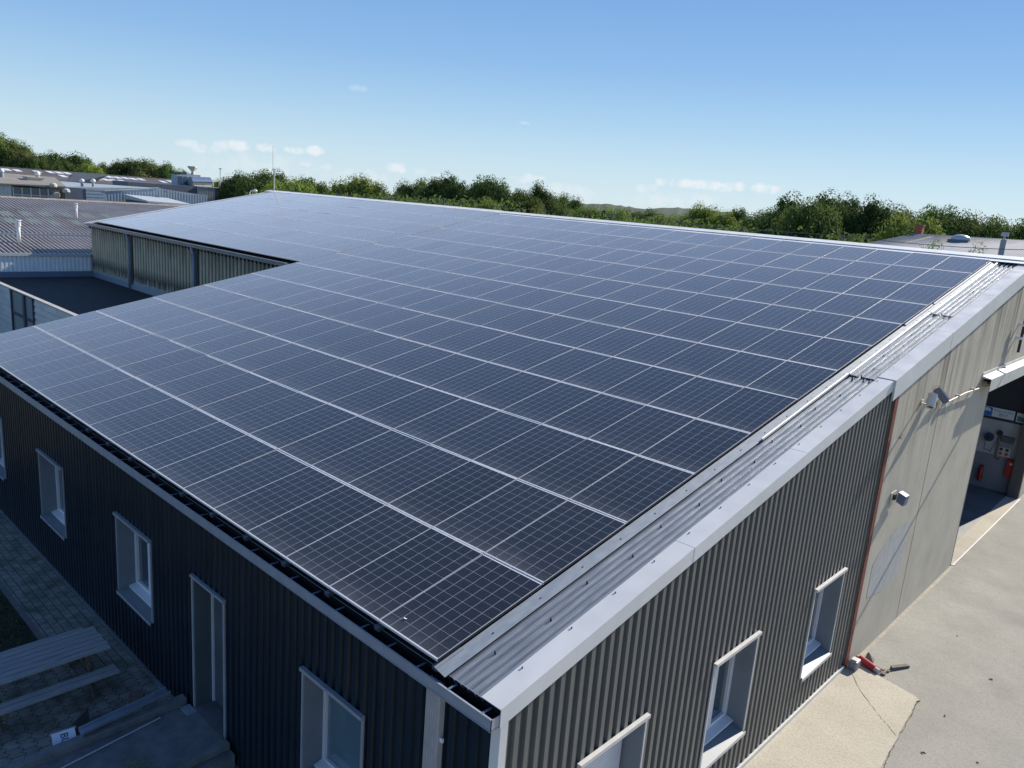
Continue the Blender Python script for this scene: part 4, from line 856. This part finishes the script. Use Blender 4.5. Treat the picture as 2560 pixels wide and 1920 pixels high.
lean = thing('lean_to', 'low white roofed lean-to in front of the blue grey shed', 'lean-to', (-74, 32, G)); l0 = HX(369,502,-74); l1 = HX(480,511,-74)
link('roof', MB().hexa([(-79.8,l0.y,l0.z-.1),(-74,l0.y,l0.z-.15),(-74,l1.y,l1.z-.15),(-79.8,l1.y,l1.z+.2),(-79.8,l0.y,l0.z+.35),(-74,l0.y,l0.z),(-74,l1.y,l1.z),(-79.8,l1.y,l1.z+.35)]), PALE, lean)
link('wall', MB().box(-79.8,-74.1,l0.y+.1,l1.y,G,l0.z-.16), SLATEB, lean)
# brown roofed workshop with glazed wall
W2 = thing('glazed_workshop', 'workshop with brown felt roof and a row of large grey windows', 'building', (-84, 18, G)); wx = -78.
e0 = HX(-30,456,wx); e1 = HX(160,465,wx)
b0 = HX(-30,430,-90.); b1 = HX(137,443,-90.)
link('roof', MB().hexa([(wx+.5,e0.y,e0.z-.1),(wx+.5,e1.y,e1.z-.12),(-90,b1.y,b1.z-.2),(-90,b0.y,b0.z-.2),(wx+.5,e0.y,e0.z),(wx+.5,e1.y,e1.z),(-90,b1.y,b1.z),(-90,b0.y,b0.z)]), BROWNR, W2)
wl = HX(30,480,wx); link('pale_wall', corr(lambda s, d, z: (wx+d, s, z), e0.y, wl.y, G, lambda s: e0.z-.12, pitch=.3, depth=.04), PALE, W2)
link('wall', MB().box(-90,wx-.25,e0.y,e1.y-.3,G,e0.z-.3), mat('workshop_dark', (.12,.125,.13), .8), W2)
bs = HX(0,495,wx+.05); be = HX(29,497,wx+.05); link('blue_stripe', MB().box(wx+.02,wx+.07,bs.y-3,be.y,bs.z-.75,bs.z+.0), mat('stripe_blue', (.02,.06,.32), .5), W2)
edges = [32,54,76,98,119,145]
for a_, b_ in zip(edges, edges[1:]):
    p = HX(a_,488,wx); q_ = HX(b_,488,wx); F = link('window', MB().box(wx-.05,wx+.04,p.y,p.y+.10,wl.z-1.1,e0.z-.25).box(wx-.05,wx+.04,p.y+.10,q_.y,wl.z-.25,wl.z-.17).box(wx-.05,wx+.04,p.y+.10,q_.y,wl.z-1.1,wl.z-.98), PALE, W2)
    link('pane', MB().box(wx-.1,wx-.06,p.y,q_.y,wl.z-1.1,e0.z-.25), mat('grey_pane', (.16,.18,.19), .2) if a_ == 32 else bpy.data.materials['grey_pane'], F)
link('base_wall', MB().box(wx-.2,wx+.02,wl.y,e1.y,G,wl.z-1.1), PALE, W2)
p = HX(84,447,-84); tag(link('roof_hatch', MB().box(p.x-.8,p.x+.8,p.y-.7,p.y+.7,p.z-.3,p.z+.12).box(p.x-.9,p.x+.9,p.y-.8,p.y+.8,p.z+.12,p.z+.2), varied('hatch_cream', (.60,.57,.48), (.5,.48,.4), 4, .6), thing_loc=p), 'cream roof hatch on the brown felt workshop roof', 'roof hatch')
p = HX(148,488,wx+.6); cr = MB(); random.seed(4)
for k in range(5):
    q_ = p+Vector((random.uniform(-.3,.3), random.uniform(-.9,.9), -1.0+k*.42)); cr.lathe([(.25,0),(.33,.1),(.30,.3),(.15,.4)], 10, q_)
tag(link('wrapped_stock', cr, varied('pale_sacks', (.60,.57,.50), (.45,.42,.38), 2, .7), thing_loc=p, smooth=False), 'pale stacked sacks beside the workshop windows', 'sacks', kind='stuff')
# very long dark shed with rows of white rooflights
LS = thing('long_shed', 'very long dark roofed shed dotted with small white rooflights', 'building', (-160, 50, G))
r0 = HX(-60,413,-170.); r1 = HX(445,448,-170.); r1.z = r0.z; ez = 1.9
link('roof', MB().hexa([(-150,r0.y-6,ez-.3),(-150,r1.y+10,ez-.3),(-170,r1.y+10,r1.z-.3),(-170,r0.y,r0.z-.3),(-150,r0.y-6,ez),(-150,r1.y+10,ez),(-170,r1.y+10,r1.z),(-170,r0.y,r0.z)]), FIBRE2, LS)
link('rear_roof', MB().hexa([(-190,r0.y,ez),(-170.1,r0.y,r0.z-.4),(-170.1,r1.y+10,r1.z-.4),(-190,r1.y+10,ez),(-190,r0.y,ez+.2),(-170.1,r0.y,r0.z-.02),(-170.1,r1.y+10,r1.z-.02),(-190,r1.y+10,ez+.2)]), FIBRE2, LS)
link('wall', MB().box(-188,-150.5,r0.y,r1.y+10,G,ez-.3), mat('shed_wall', (.2,.19,.18), .8), LS)
link('ridge_cap', MB().box(-170.3,-169.7,r0.y,r1.y+10,r0.z-.02,r0.z+.10), varied('shed_ridge', (.26,.24,.22), (.2,.18,.17), 1, .8), LS)
slp = (r0.z-ez)/20.; nL = Vector((slp, 0, 1)); cL = ez+slp*(-150)
gb = MB(); g0 = HX(187,430,-168.); g1 = HX(158,452,-150.); g2 = HX(218,454,-150.)
gb.face((-150.2,g1.y,ez-.1),(-150.2,g2.y,ez-.1),(-150.2,g0.y,g0.z)); gb.face((-150.2,g1.y,ez-.1),(-150.2,g0.y,g0.z),(-168,g0.y,g0.z)); gb.face((-150.2,g2.y,ez-.1),(-168,g0.y,g0.z),(-150.2,g0.y,g0.z)); gb.face((-150.2,g1.y,ez-.1),(-168,g0.y,g0.z),(-150.2,g2.y,ez-.1))
link('cross_gable', gb, varied('gable_slate', (.12,.13,.14), (.10,.11,.12), 1, .8), LS)
sk = [(17,425),(43,427),(92,430),(125,431),(147,432.5),(168,434),(157,441),(211,438),(232,440),(253,441.5),(273,443),(294,445),(313,446),(333,448),(352,449),(222,447),(243,448.5),(264,450),(284,452),(305,453.5),(407,455),(425,454),(440,454)]
for px, py in sk:
    p = hit(px, py, nL, cL); m = MB()
    m.hexa([(p.x-1.3,p.y-.55,p.z+slp*1.3-.02),(p.x+1.3,p.y-.55,p.z-slp*1.3-.02),(p.x+1.3,p.y+.55,p.z-slp*1.3-.02),(p.x-1.3,p.y+.55,p.z+slp*1.3-.02),(p.x-1.3,p.y-.55,p.z+slp*1.3+.10),(p.x+1.3,p.y-.55,p.z-slp*1.3+.10),(p.x+1.3,p.y+.55,p.z-slp*1.3+.10),(p.x-1.3,p.y+.55,p.z+slp*1.3+.10)])
    link('rooflight', m, SKYLW, LS)
for px, py, ll in ((4,430,'white mushroom vent at the far left above the long shed roof'),(94,437,'white mushroom vent on the brown workshop ridge beside rooflights')):
    p = atd(px, py+4, 93); t = thing('roof_vent', ll, 'roof vent', p, group='vents above the workshop')
    link('stack', MB().tube(p+Vector((0,0,-.6)), p+Vector((0,0,.3)), .18), GREYR, t); link('cowl', MB().lathe([(.12,.1),(.24,.15),(.25,.3),(.15,.45),(.03,.5)], 14, p), WHITE, t, smooth=True)
# parapeted works with rooftop plant
PW_ = thing('parapet_works', 'flat roofed works with slate blue parapet, cream corner and plant room', 'building', (-122, 52, G)); px_ = -118.
a0 = HX(320,452,px_); a1 = HX(493,467,px_); a2 = HX(536,470,px_); a3 = HX(614,475.5,px_)
link('parapet', MB().box(px_-6,px_,a0.y,a1.y,G,a1.z+.05), SLATEB, PW_)
link('cream_wall', corr(lambda s, d, z: (px_+.1+d, s, z), a1.y, a2.y, G, lambda s: a1.z, pitch=.4, depth=.05), CREAM, PW_); link('dark_wall', corr(lambda s, d, z: (px_+.1+d, s, z), a2.y, a3.y, G, lambda s: a1.z, pitch=.4, depth=.05), varied('dark_ribbed', (.13,.135,.14), (.11,.115,.12), 1, .6), PW_)
link('body', MB().box(px_-20,px_-.1,a1.y,a3.y,G,a1.z-.25), CREAM, PW_); link('coping', MB().box(px_-.1,px_+.22,a1.y,a3.y,a1.z,a1.z+.14), PALE, PW_)
h0 = HX(442,436,px_-3); h1 = HX(470,436,px_-3); h2 = HX(504,438,px_-3); hb_ = HX(470,466,px_-3).z
pr = link('plant_room', MB().box(px_-5,px_-3,h0.y,h1.y,hb_,h0.z).box(px_-6,px_-3.4,h1.y,h2.y,hb_,h2.z), BLUEGREY, PW_); pr['label'] = 'grey rooftop plant room'
for k in range(3): link('louvre', MB().box(px_-3,px_-2.95,h0.y+.2+k*.85,h0.y+.85+k*.85,hb_+.25,hb_+1.5), mat('louvre_dark', (.05,.09,.14), .5) if k == 0 else bpy.data.materials['louvre_dark'], pr)
q0 = HX(474,448,px_-2); link('air_unit', MB().box(px_-4,px_-2,h1.y+.1,h2.y-1.8,hb_,q0.z-.1), BLUEGREY, PW_)
dct = HX(505,457,px_-1.5); tag(link('steel_duct', MB().tube((dct.x,dct.y-1.9,dct.z),(dct.x,dct.y+1.3,dct.z+.1),.85,n=20).tube((dct.x,dct.y-.2,dct.z),(dct.x,dct.y-.1,dct.z),.88,n=20), STEEL, thing_loc=dct, smooth=False), 'shiny steel duct drum on the works roof', 'duct')
ck = HX(482,432,px_-4); tag(link('roof_cowl', MB().lathe([(.5,-.6),(.3,-.1),(.25,.2),(.85,.8),(.85,1.0)], 4, ck), varied('cowl_cream', (.5,.47,.4), (.45,.42,.36), 3, .7), thing_loc=ck), 'flared cream cowl on top of rooftop plant room', 'cowl')
rl = MB(); b_ = HX(518,467,px_-1); 
for k in range(6): rl.tube((px_-1,b_.y+k*1.0,b_.z),(px_-1,b_.y+k*1.0,b_.z+1.1),.05,n=6)
rl.tube((px_-1,b_.y,b_.z+1.08),(px_-1,b_.y+5,b_.z+1.08),.04,n=6); tag(link('roof_railing', rl, PALE, thing_loc=b_), 'pale safety railing on the works roof edge', 'railing')
ma = HX(551,468,px_-1); tag(link('roof_mast', MB().tube(ma+Vector((0,0,-.3)), ma+Vector((0,0,3.0)), .07, n=8).box(ma.x-.08,ma.x+.08,ma.y-.2,ma.y+.2,ma.z+2.8,ma.z+3.0), PALE, thing_loc=ma), 'thin white mast on the works roof', 'mast')
# street lamp behind the roof end
sl_ = atd(624, 500, 75); t = thing('street_lamp', 'small curved white street lamp behind the left end of the ridge', 'street lamp', (sl_.x, sl_.y, G)); top = atd(624, 476, 75)
link('pole', MB().tube((sl_.x,sl_.y,G),(sl_.x,sl_.y,top.z-.3),.07).path([(sl_.x,sl_.y,top.z-.3),(sl_.x+.1,sl_.y+.05,top.z-.05),(sl_.x+.35,sl_.y+.2,top.z)], .05), WHITE, t); link('head', MB().lathe([(.05,.12),(.2,.08),(.24,-.02),(.1,-.1)], 12, (sl_.x+.45,sl_.y+.25,top.z)), WHITE, t, smooth=True)
# mast on the roof apex
mp_ = RP(-39.3, AP-.1, 0); t = thing('lightning_mast', 'tall thin lightning mast at the left end of the roof ridge', 'mast', mp_)
link('pole', MB().tube(mp_, mp_+Vector((0,0,1.32)), .045, n=10), varied('mast_grey', (.50,.50,.47), (.45,.45,.42), 3, .5), t); link('rod', MB().tube(mp_+Vector((-.15,0,1.2)), mp_+Vector((-.15,0,2.65)), .012, n=6), GREYR, t); link('clamp', MB().box(mp_.x-.19,mp_.x+.05,mp_.y-.03,mp_.y+.03,mp_.z+1.2,mp_.z+1.26).box(mp_.x-.19,mp_.x+.05,mp_.y-.03,mp_.y+.03,mp_.z+1.29,mp_.z+1.32), STEEL, t)
# lightning cable on supports just behind the ridge
wy = AP*CT+.5; wz = AP*ST+.02
supp = [(-33.5,.12),(-24.3,.22),(-14.0,.22),(-4.6,.15)]
t = thing('ridge_cable', 'thin cable strung on small supports just behind the roof ridge', 'cable', (0, wy, wz)); pts_ = []
for (xa, ha), (xb, hb) in zip([(-39,.1)]+supp, supp+[(.9,.2)]):
    for k in range(10):
        u = k/10; pts_.append((xa+(xb-xa)*u, wy, wz+ha+(hb-ha)*u-.09*4*u*(1-u)))
link('wire', MB().path(pts_+[(.9,wy,wz+.2)], .010, 5), mat('wire_dark', (.07,.07,.075), .5), t)
for xa, ha in supp: link('support', MB().tube((xa,wy,wz-.3),(xa,wy,wz+ha),.03).tube((xa,wy,wz+ha-.1),(xa,wy,wz+ha+.02),.05), mat('support_blue', (.04,.06,.12), .5) if xa == -33.5 else bpy.data.materials['support_blue'], t)
# grey roofed house at the right
RBy = 52.
H = thing('grey_roofed_hall', 'hall with grey sheet roof, rusty strips and brick chimney at the right', 'building', (-8, 52, G))
pk_ = hit(2288,585,(0,1,0),RBy+6); rr_ = hit(2650,606,(0,1,0),RBy+6); el = hit(2205,612,(0,1,0),RBy); er = hit(2475,640,(0,1,0),RBy-4)
rf = MB(); e0_ = (el.x-2.5, RBy-5, el.z-.9); e1_ = (er.x+1.5, RBy-5, el.z-.9)
rf.hexa([Vector(e0_)+Vector((0,0,-.1)), Vector(e1_)+Vector((0,0,-.1)), rr_+Vector((0,0,-.1)), pk_+Vector((0,0,-.1)), e0_, e1_, rr_, pk_])
link('roof', rf, GREYR, H)
link('rear_roof', MB().hexa([(pk_.x,pk_.y+.05,pk_.z-.2),(rr_.x,pk_.y+.05,pk_.z-.2),(rr_.x,pk_.y+9,pk_.z-2.2),(pk_.x-1,pk_.y+9,pk_.z-2.2),(pk_.x,pk_.y+.05,pk_.z-.02),(rr_.x,pk_.y+.05,pk_.z-.02),(rr_.x,pk_.y+9,pk_.z-2),(pk_.x-1,pk_.y+9,pk_.z-2)]), GREYR, H)
link('wall', MB().box(el.x-1.5,rr_.x,RBy-3,RBy+12,G,el.z-1.0), varied('tan_wall', (.32,.27,.21), (.28,.24,.19), 1, .8), H)
e0v = Vector(e0_); e1v = Vector(e1_)
def onroof(u, v, h): return e0v.lerp(e1v, u).lerp(pk_.lerp(rr_, u), v)+Vector((0,0,h))
for u in (.16, .34, .52, .72, .90):
    rs = MB()
    for v0, v1 in ((.62,.92),(.30,.42)): rs.hexa([onroof(u,v0,.002), onroof(u+.035,v0,.002), onroof(u+.035,v1,.002), onroof(u,v1,.002), onroof(u,v0,.03), onroof(u+.035,v0,.03), onroof(u+.035,v1,.03), onroof(u,v1,.03)])
    link('rusty_strip', rs, RUSTY, H)
rbm = MB()
for k in range(60): u = k/60; rbm.hexa([onroof(u,.0,.001), onroof(u+.003,.0,.001), onroof(u+.003,1,.001), onroof(u,1,.001), onroof(u,.0,.04), onroof(u+.003,.0,.04), onroof(u+.003,1,.04), onroof(u,1,.04)])
link('roof_rib', rbm, GREYR, H)
ch = MB(); ch.box(pk_.x-.15,pk_.x+.35,pk_.y+.2,pk_.y+.7,pk_.z-.4,pk_.z+.62).box(pk_.x-.2,pk_.x+.4,pk_.y+.15,pk_.y+.75,pk_.z+.62,pk_.z+.70); link('chimney', ch, BRICK, H)
v_ = onroof(.42,.84,0); t = thing('roof_dome', 'domed rooflight on the ridge of the grey roofed hall', 'rooflight', v_); link('dome', MB().lathe([(.62,.0),(.62,.18),(.55,.28),(.3,.4),(.05,.44)], 18, v_), mat('dome_grey', (.45,.48,.5), .3), t, smooth=True); link('kerb', MB().box(v_.x-.65,v_.x+.65,v_.y-.65,v_.y+.65,v_.z-.2,v_.z+.06), SLATEB, t)
p = hit(2505,622,(0,1,0),RBy-1); t = thing('flue_pipe', 'grey metal flue with round cowl on the grey hall roof', 'flue', p); link('pipe', MB().tube(p+Vector((0,0,-.7)), p+Vector((0,0,.55)), .16), GREYR, t); link('cowl', MB().tube(p+Vector((0,0,.75)), p+Vector((0,0,1.0)), .2).tube(p+Vector((0,0,.5)), p+Vector((0,0,.8)), .06), mat('cowl_grey', (.4,.42,.44), .4), t)

# ------------------------------------------------------------------ trees
def leafmat(name, c1, c2, c3):
    m = mat(name, c1, .85, 0, .08); t = m.node_tree; oi = N(t, 'ShaderNodeObjectInfo')
    v = pos(m, (1,1,1)); n = noise(m, v, .55, 4, .6); n2 = noise(m, v, 4.5, 2, .6)
    c = ramp(m, n, [(.30, c1), (.52, c2), (.74, c3)]); c = mixc(m, MM(m, 'MULTIPLY', n2, .85), c, c2)
    hs = N(t, 'ShaderNodeHueSaturation'); L(m, c, hs.inputs['Color']); L(m, MM(m, 'ADD', .80, MM(m, 'MULTIPLY', oi.outputs['Random'], .40)), hs.inputs['Value']); L(m, MM(m, 'ADD', .485, MM(m, 'MULTIPLY', oi.outputs['Random'], .03)), hs.inputs['Hue'])
    L(m, hs.outputs[0], bsdf(m).inputs['Base Color'])
    tr = N(t, 'ShaderNodeBsdfTranslucent'); L(m, hs.outputs[0], tr.inputs[0]); mx = N(t, 'ShaderNodeMixShader'); mx.inputs[0].default_value = .35
    L(m, bsdf(m).outputs[0], mx.inputs[1]); L(m, tr.outputs[0], mx.inputs[2]); L(m, mx.outputs[0], t.nodes['Material Output'].inputs[0]); return m
LEAF = [leafmat('foliage_dark', (.06,.095,.03), (.085,.13,.04), (.115,.165,.055)), leafmat('foliage_mid', (.09,.13,.035), (.125,.175,.048), (.16,.215,.06)), leafmat('foliage_light', (.16,.21,.045), (.22,.28,.06), (.26,.32,.075)), leafmat('foliage_olive', (.10,.125,.042), (.145,.17,.058), (.175,.20,.07))]
BARK = varied('bark', (.09,.075,.06), (.14,.12,.10), 5, .9, sc=(1,1,.2)); CORE = mat('crown_core', (.04,.062,.022), .9, 0, .1)
def crown_mesh(seed, shape, nclump, nleaf, ls):   # unit tall crown
    rnd = random.Random(seed); m = MB(); clumps = []
    for k in range(nclump):
        while True:
            p = Vector((rnd.uniform(-1,1), rnd.uniform(-1,1), rnd.uniform(-1,1)))
            if .35 < p.length < 1: break
        z = p.z
        if shape == 'round': q = Vector((p.x*.46, p.y*.46, .60+z*.36))
        elif shape == 'tall': q = Vector((p.x*.33*(1-.25*z), p.y*.33*(1-.25*z), .56+z*.41))
        elif shape == 'wide': q = Vector((p.x*.62, p.y*.62, .62+z*.30))
        else: q = Vector((p.x*.5, p.y*.5, .45+z*.45))
        clumps.append((q, (.08+.11*rnd.random())*(1.15 if shape == 'bush' else 1)))
    for q, r in clumps:
        for i in range(nleaf):
            while True:
                d = Vector((rnd.uniform(-1,1), rnd.uniform(-1,1), rnd.uniform(-.8,1)))
                if d.length < 1: break
            d.normalize(); c = q+d*r*(1-.4*rnd.random()**1.6); nrm = (d*1.6+Vector((rnd.uniform(-.7,.7),rnd.uniform(-.7,.7),rnd.uniform(-.5,.9)))).normalized()
            u = nrm.orthogonal().normalized(); v = nrm.cross(u); a = rnd.uniform(0,6.28); u2 = u*math.cos(a)+v*math.sin(a); v2 = -u*math.sin(a)+v*math.cos(a); s = ls*rnd.uniform(.6,1.35)
            m.face(c-u2*s, c-v2*s*.55, c+u2*s, c+v2*s*.6)
    core = MB()
    for q, r in clumps:
        core.lathe([(r*.1,-r*.42),(r*.3,-r*.3),(r*.42,0),(r*.3,r*.3),(r*.1,r*.42)], 7, q)
    return m, core, clumps
def tree_proto(seed, shape, leafm, nclump=110, nleaf=270, ls=.0135):
    t = thing('tree', '', 'tree'); m, core, clumps = crown_mesh(seed, shape, nclump, nleaf, ls)
    mzv = max(v_[2] for v_ in m.v); m.v = [(a_, b_, c_/mzv) for a_, b_, c_ in m.v]; core.v = [(a_, b_, c_/mzv) for a_, b_, c_ in core.v]
    me = bpy.data.meshes.new('crown'); n0 = len(m.v); nf = len(m.f); me.from_pydata(m.v+core.v, [], m.f+[tuple(i+n0 for i in f) for f in core.f]); me.materials.append(leafm)
    for k, p in enumerate(me.polygons): p.use_smooth = k >= nf
    o = bpy.data.objects.new('crown', me); COL.objects.link(o); o.parent = t
    tk = MB(); tk.tube((0,0,-.02),(0.01,0,.35),.030,.020,9,False).tube((.01,0,.35),(0,.01,.75),.020,.006,8,False)
    for q, r in clumps[::5]: tk.tube((.01,0,min(.32+.1*random.random(), q.z-.02)), q, .011, .003, 5, False)
    link('trunk', tk, BARK, t, world=False); return t
protos = {}
def get(shape, li):
    k = (shape, li)
    if k not in protos: protos[k] = [tree_proto(hash_(k), shape, LEAF[li]), False]
    return protos[k]
def hash_(k): return {'round':1,'tall':2,'wide':3,'bush':4}[k[0]]*10+k[1]
# (pixel x, pixel y of the top, half width px, distance, shape, leaf)
TREES = [(-18,326,62,215,'round',1),(28,345,45,212,'round',1),(62,372,36,205,'tall',3),(98,380,42,200,'round',0),(130,372,44,204,'round',0),(168,372,42,208,'tall',0),(196,384,40,210,'round',0),(222,402,34,200,'round',2),(252,402,32,206,'round',1),
 (290,398,42,205,'round',0),(322,392,46,207,'round',1),(352,390,42,204,'tall',3),(385,396,44,206,'round',0),(425,400,42,205,'round',0),(448,418,28,203,'round',0),
 (505,448,20,190,'bush',1),(538,444,30,170,'round',2),(562,440,34,150,'round',1),(612,424,56,135,'round',0),(655,418,54,125,'round',1),(700,418,58,115,'round',0),(722,436,40,110,'wide',2),
 (776,436,44,120,'tall',1),(800,450,34,112,'round',1),(860,446,40,118,'round',2),(900,430,62,112,'round',2),(930,440,50,112,'round',3),(975,478,38,105,'wide',0),(1000,474,40,110,'bush',0),
 (1020,445,40,125,'tall',3),(1050,440,48,125,'round',1),(1085,440,44,122,'round',3),(1118,424,54,120,'round',0),(1150,438,46,118,'round',0),(1190,432,52,116,'round',0),(1225,434,56,114,'round',1),(1262,448,44,112,'round',0),(1222,488,24,95,'tall',2),
 (1338,446,52,118,'round',0),(1312,470,40,110,'round',1),(1375,480,32,118,'round',1),(1415,478,44,130,'round',1),(1440,484,34,128,'tall',0),(1352,512,24,90,'bush',2),(1466,508,44,125,'wide',2),(1500,508,48,122,'wide',1),(1540,512,44,130,'round',2),(1580,515,44,140,'wide',3),(1630,518,50,120,'round',1),(1672,528,44,118,'wide',2),(1705,532,38,118,'bush',1),
 (1758,498,34,100,'tall',2),(1782,508,30,104,'tall',3),(1812,516,28,98,'tall',2),(1856,512,36,115,'tall',1),(1890,520,36,108,'round',0),(1925,512,44,100,'round',1),(1960,492,44,92,'tall',0),(2000,474,58,90,'round',0),(2030,486,46,82,'round',1),(2078,468,58,96,'round',0),(2120,474,56,98,'round',0),(2160,480,56,96,'round',0),(2205,496,44,98,'round',3),(2232,504,42,102,'round',0),(2258,512,40,98,'tall',3),
 (2292,520,62,78,'round',2),(2345,508,46,96,'round',1),(2375,508,50,96,'round',1),(2415,520,40,96,'tall',3),(2450,525,44,98,'tall',3),(2490,536,46,94,'round',1),(2530,536,50,96,'round',3),(2565,540,50,96,'round',1)]
TREES.sort(key=lambda q: q[0]); lookw = {0:'dark green', 1:'mid green', 2:'bright yellow green', 3:'olive green'}; shw = {'round':'broad tree', 'tall':'upright tree', 'wide':'spreading tree', 'bush':'bushy tree'}
random.seed(21); zones = [(-99,470,'behind the long dark shed','trees behind the long dark shed'),(470,840,'behind the left end of the ridge','trees behind the left ridge end'),(840,1300,'behind the middle left ridge','trees behind the ridge'),(1300,1740,'in the low row before the far hill','trees in the low row before the hill'),(1740,2600,'in the tall wood at right','trees in the wood at right')]
cnt = {}
ztot = {z[2]: sum(1 for q in TREES if z[0] <= q[0] < z[1]) for z in zones}
def ordw(n):
    if n <= 20: return ORD[n]
    return 'twenty-'+ORD[n-20]
for (px, py, hw, dist, shape, li) in TREES:
    pr_ = get(shape, li); t = pr_[0] if not pr_[1] else copytree(pr_[0]); pr_[1] = True
    top = atd(px, py, dist); base = G-.3; hgt = (top.z-base)*1.0; wid = max(hw/FPX*dist*1.15/({'round':.52,'tall':.38,'wide':.68,'bush':.56}[shape]), hgt*{'round':.60,'tall':.55,'wide':.62,'bush':.6}[shape])
    t.location = (top.x, top.y, base); t.scale = (wid, wid, hgt); t.rotation_euler = (0, 0, random.uniform(0, 6.28))
    z = next(z for z in zones if z[0] <= px < z[1]); cnt[z[2]] = cnt.get(z[2], 0)+1
    t['label'] = '%s %s, %s from left %s' % (lookw[li], shw[shape], ordw(cnt[z[2]]), z[2]); t['group'] = z[3]; t['category'] = 'tree'
# hedges and scrub along the back
random.seed(33)
def shrub(px, py, hw, dist, li, lab, hz=None):
    pr_ = get('bush', li); t = pr_[0] if not pr_[1] else copytree(pr_[0]); pr_[1] = True
    top = atd(px, py, dist); w_ = max(2.4, hw/FPX*dist/.56)*1.2; base = max(G-.2, top.z-(hz or w_*.9)); t.name = 'shrub'; t.location = (top.x, top.y, base); t.scale = (w_, w_, (top.z-base)*1.05); t.rotation_euler = (0,0,random.uniform(0,6)); t['label'] = lab; t['category'] = 'shrub'; t['group'] = 'shrubs seen over the ridge'; return t
shrub(2432, 618, 24, 48, 2, 'yellow green shrub top poking over the ridge at the right', 6.6); shrub(2325, 610, 14, 48, 2, 'small green shrub top over the ridge left of its bigger neighbour', 6.5); shrub(2306, 613, 10, 48, 3, 'brownish shrub tip beside the small green shrub top', 6.4)
hm = MB(); rnd = random.Random(5)
def scrub(px0, px1, pyf, dist, n, s, hz):
    for k in range(n):
        px = rnd.uniform(px0, px1); d = dist*rnd.uniform(.9, 1.1); top = atd(px, pyf(px)+rnd.uniform(-3, 5), d); c = Vector((top.x, top.y, G+(top.z-G)*rnd.uniform(.05,1)**.6))
        c += Vector((rnd.gauss(0,1), rnd.gauss(0,1), rnd.gauss(0,.25))); nrm = Vector((rnd.uniform(-1,1),rnd.uniform(-1,1),rnd.uniform(0,1))).normalized(); u = nrm.orthogonal(); v = nrm.cross(u); q = s*rnd.uniform(.6,1.4)
        hm.face(c-u*q, c-v*q*.6, c+u*q, c+v*q*.6)
scrub(-40, 480, lambda x: 432+.05*x, 245, 5000, .55, 4); scrub(640, 1300, lambda x: 478+(x-640)*.04, 100, 9000, .18, 3); scrub(1300, 1760, lambda x: 540+(x-1300)*.03, 95, 8000, .17, 3); scrub(1740, 2600, lambda x: 560+(x-1740)*.07, 84, 11000, .16, 3)
tag(link('undergrowth', hm, LEAF[1]), 'mixed green undergrowth and hedges below the trees', 'undergrowth', kind='stuff')
hb2 = MB()
for k in range(40):
    for (pxa, pya, dd) in ((1000+k*42, 560+k*3, 130),):
        pass
# far wooded hill
fh = MB(); rnd = random.Random(8); prev = None
for k in range(72):
    px = 1000+k*12; y_ = 505+4*math.sin((px-1380)/200)+3*math.sin(px/31)+rnd.uniform(-1.6,1.6)+ (px-1400)*.045; p = atd(px, y_, 900)
    q = atd(px, y_+30, 640); cur = (p, Vector((q.x, q.y, G)))
    if prev: fh.face(prev[1], cur[1], cur[0], prev[0])
    prev = cur
bm_hill = fh; 
# give the hill a rear slope as well so it has real depth
prev = None
for k in range(160):
    i0 = None
rear = []
for f in list(fh.f):
    a, b, c, d = (Vector(fh.v[i]) for i in f); dirn = Vector((c.x-CAM.x, c.y-CAM.y, 0)).normalized()*250
    fh2 = (d, c, Vector((c.x+dirn.x, c.y+dirn.y, G)), Vector((d.x+dirn.x, d.y+dirn.y, G))); rear.append(fh2)
for q in rear: fh.face(*q)
HILL = varied('far_woodland', (.018,.040,.020), (.035,.065,.030), .06, .95); struct('hills', fh, HILL)
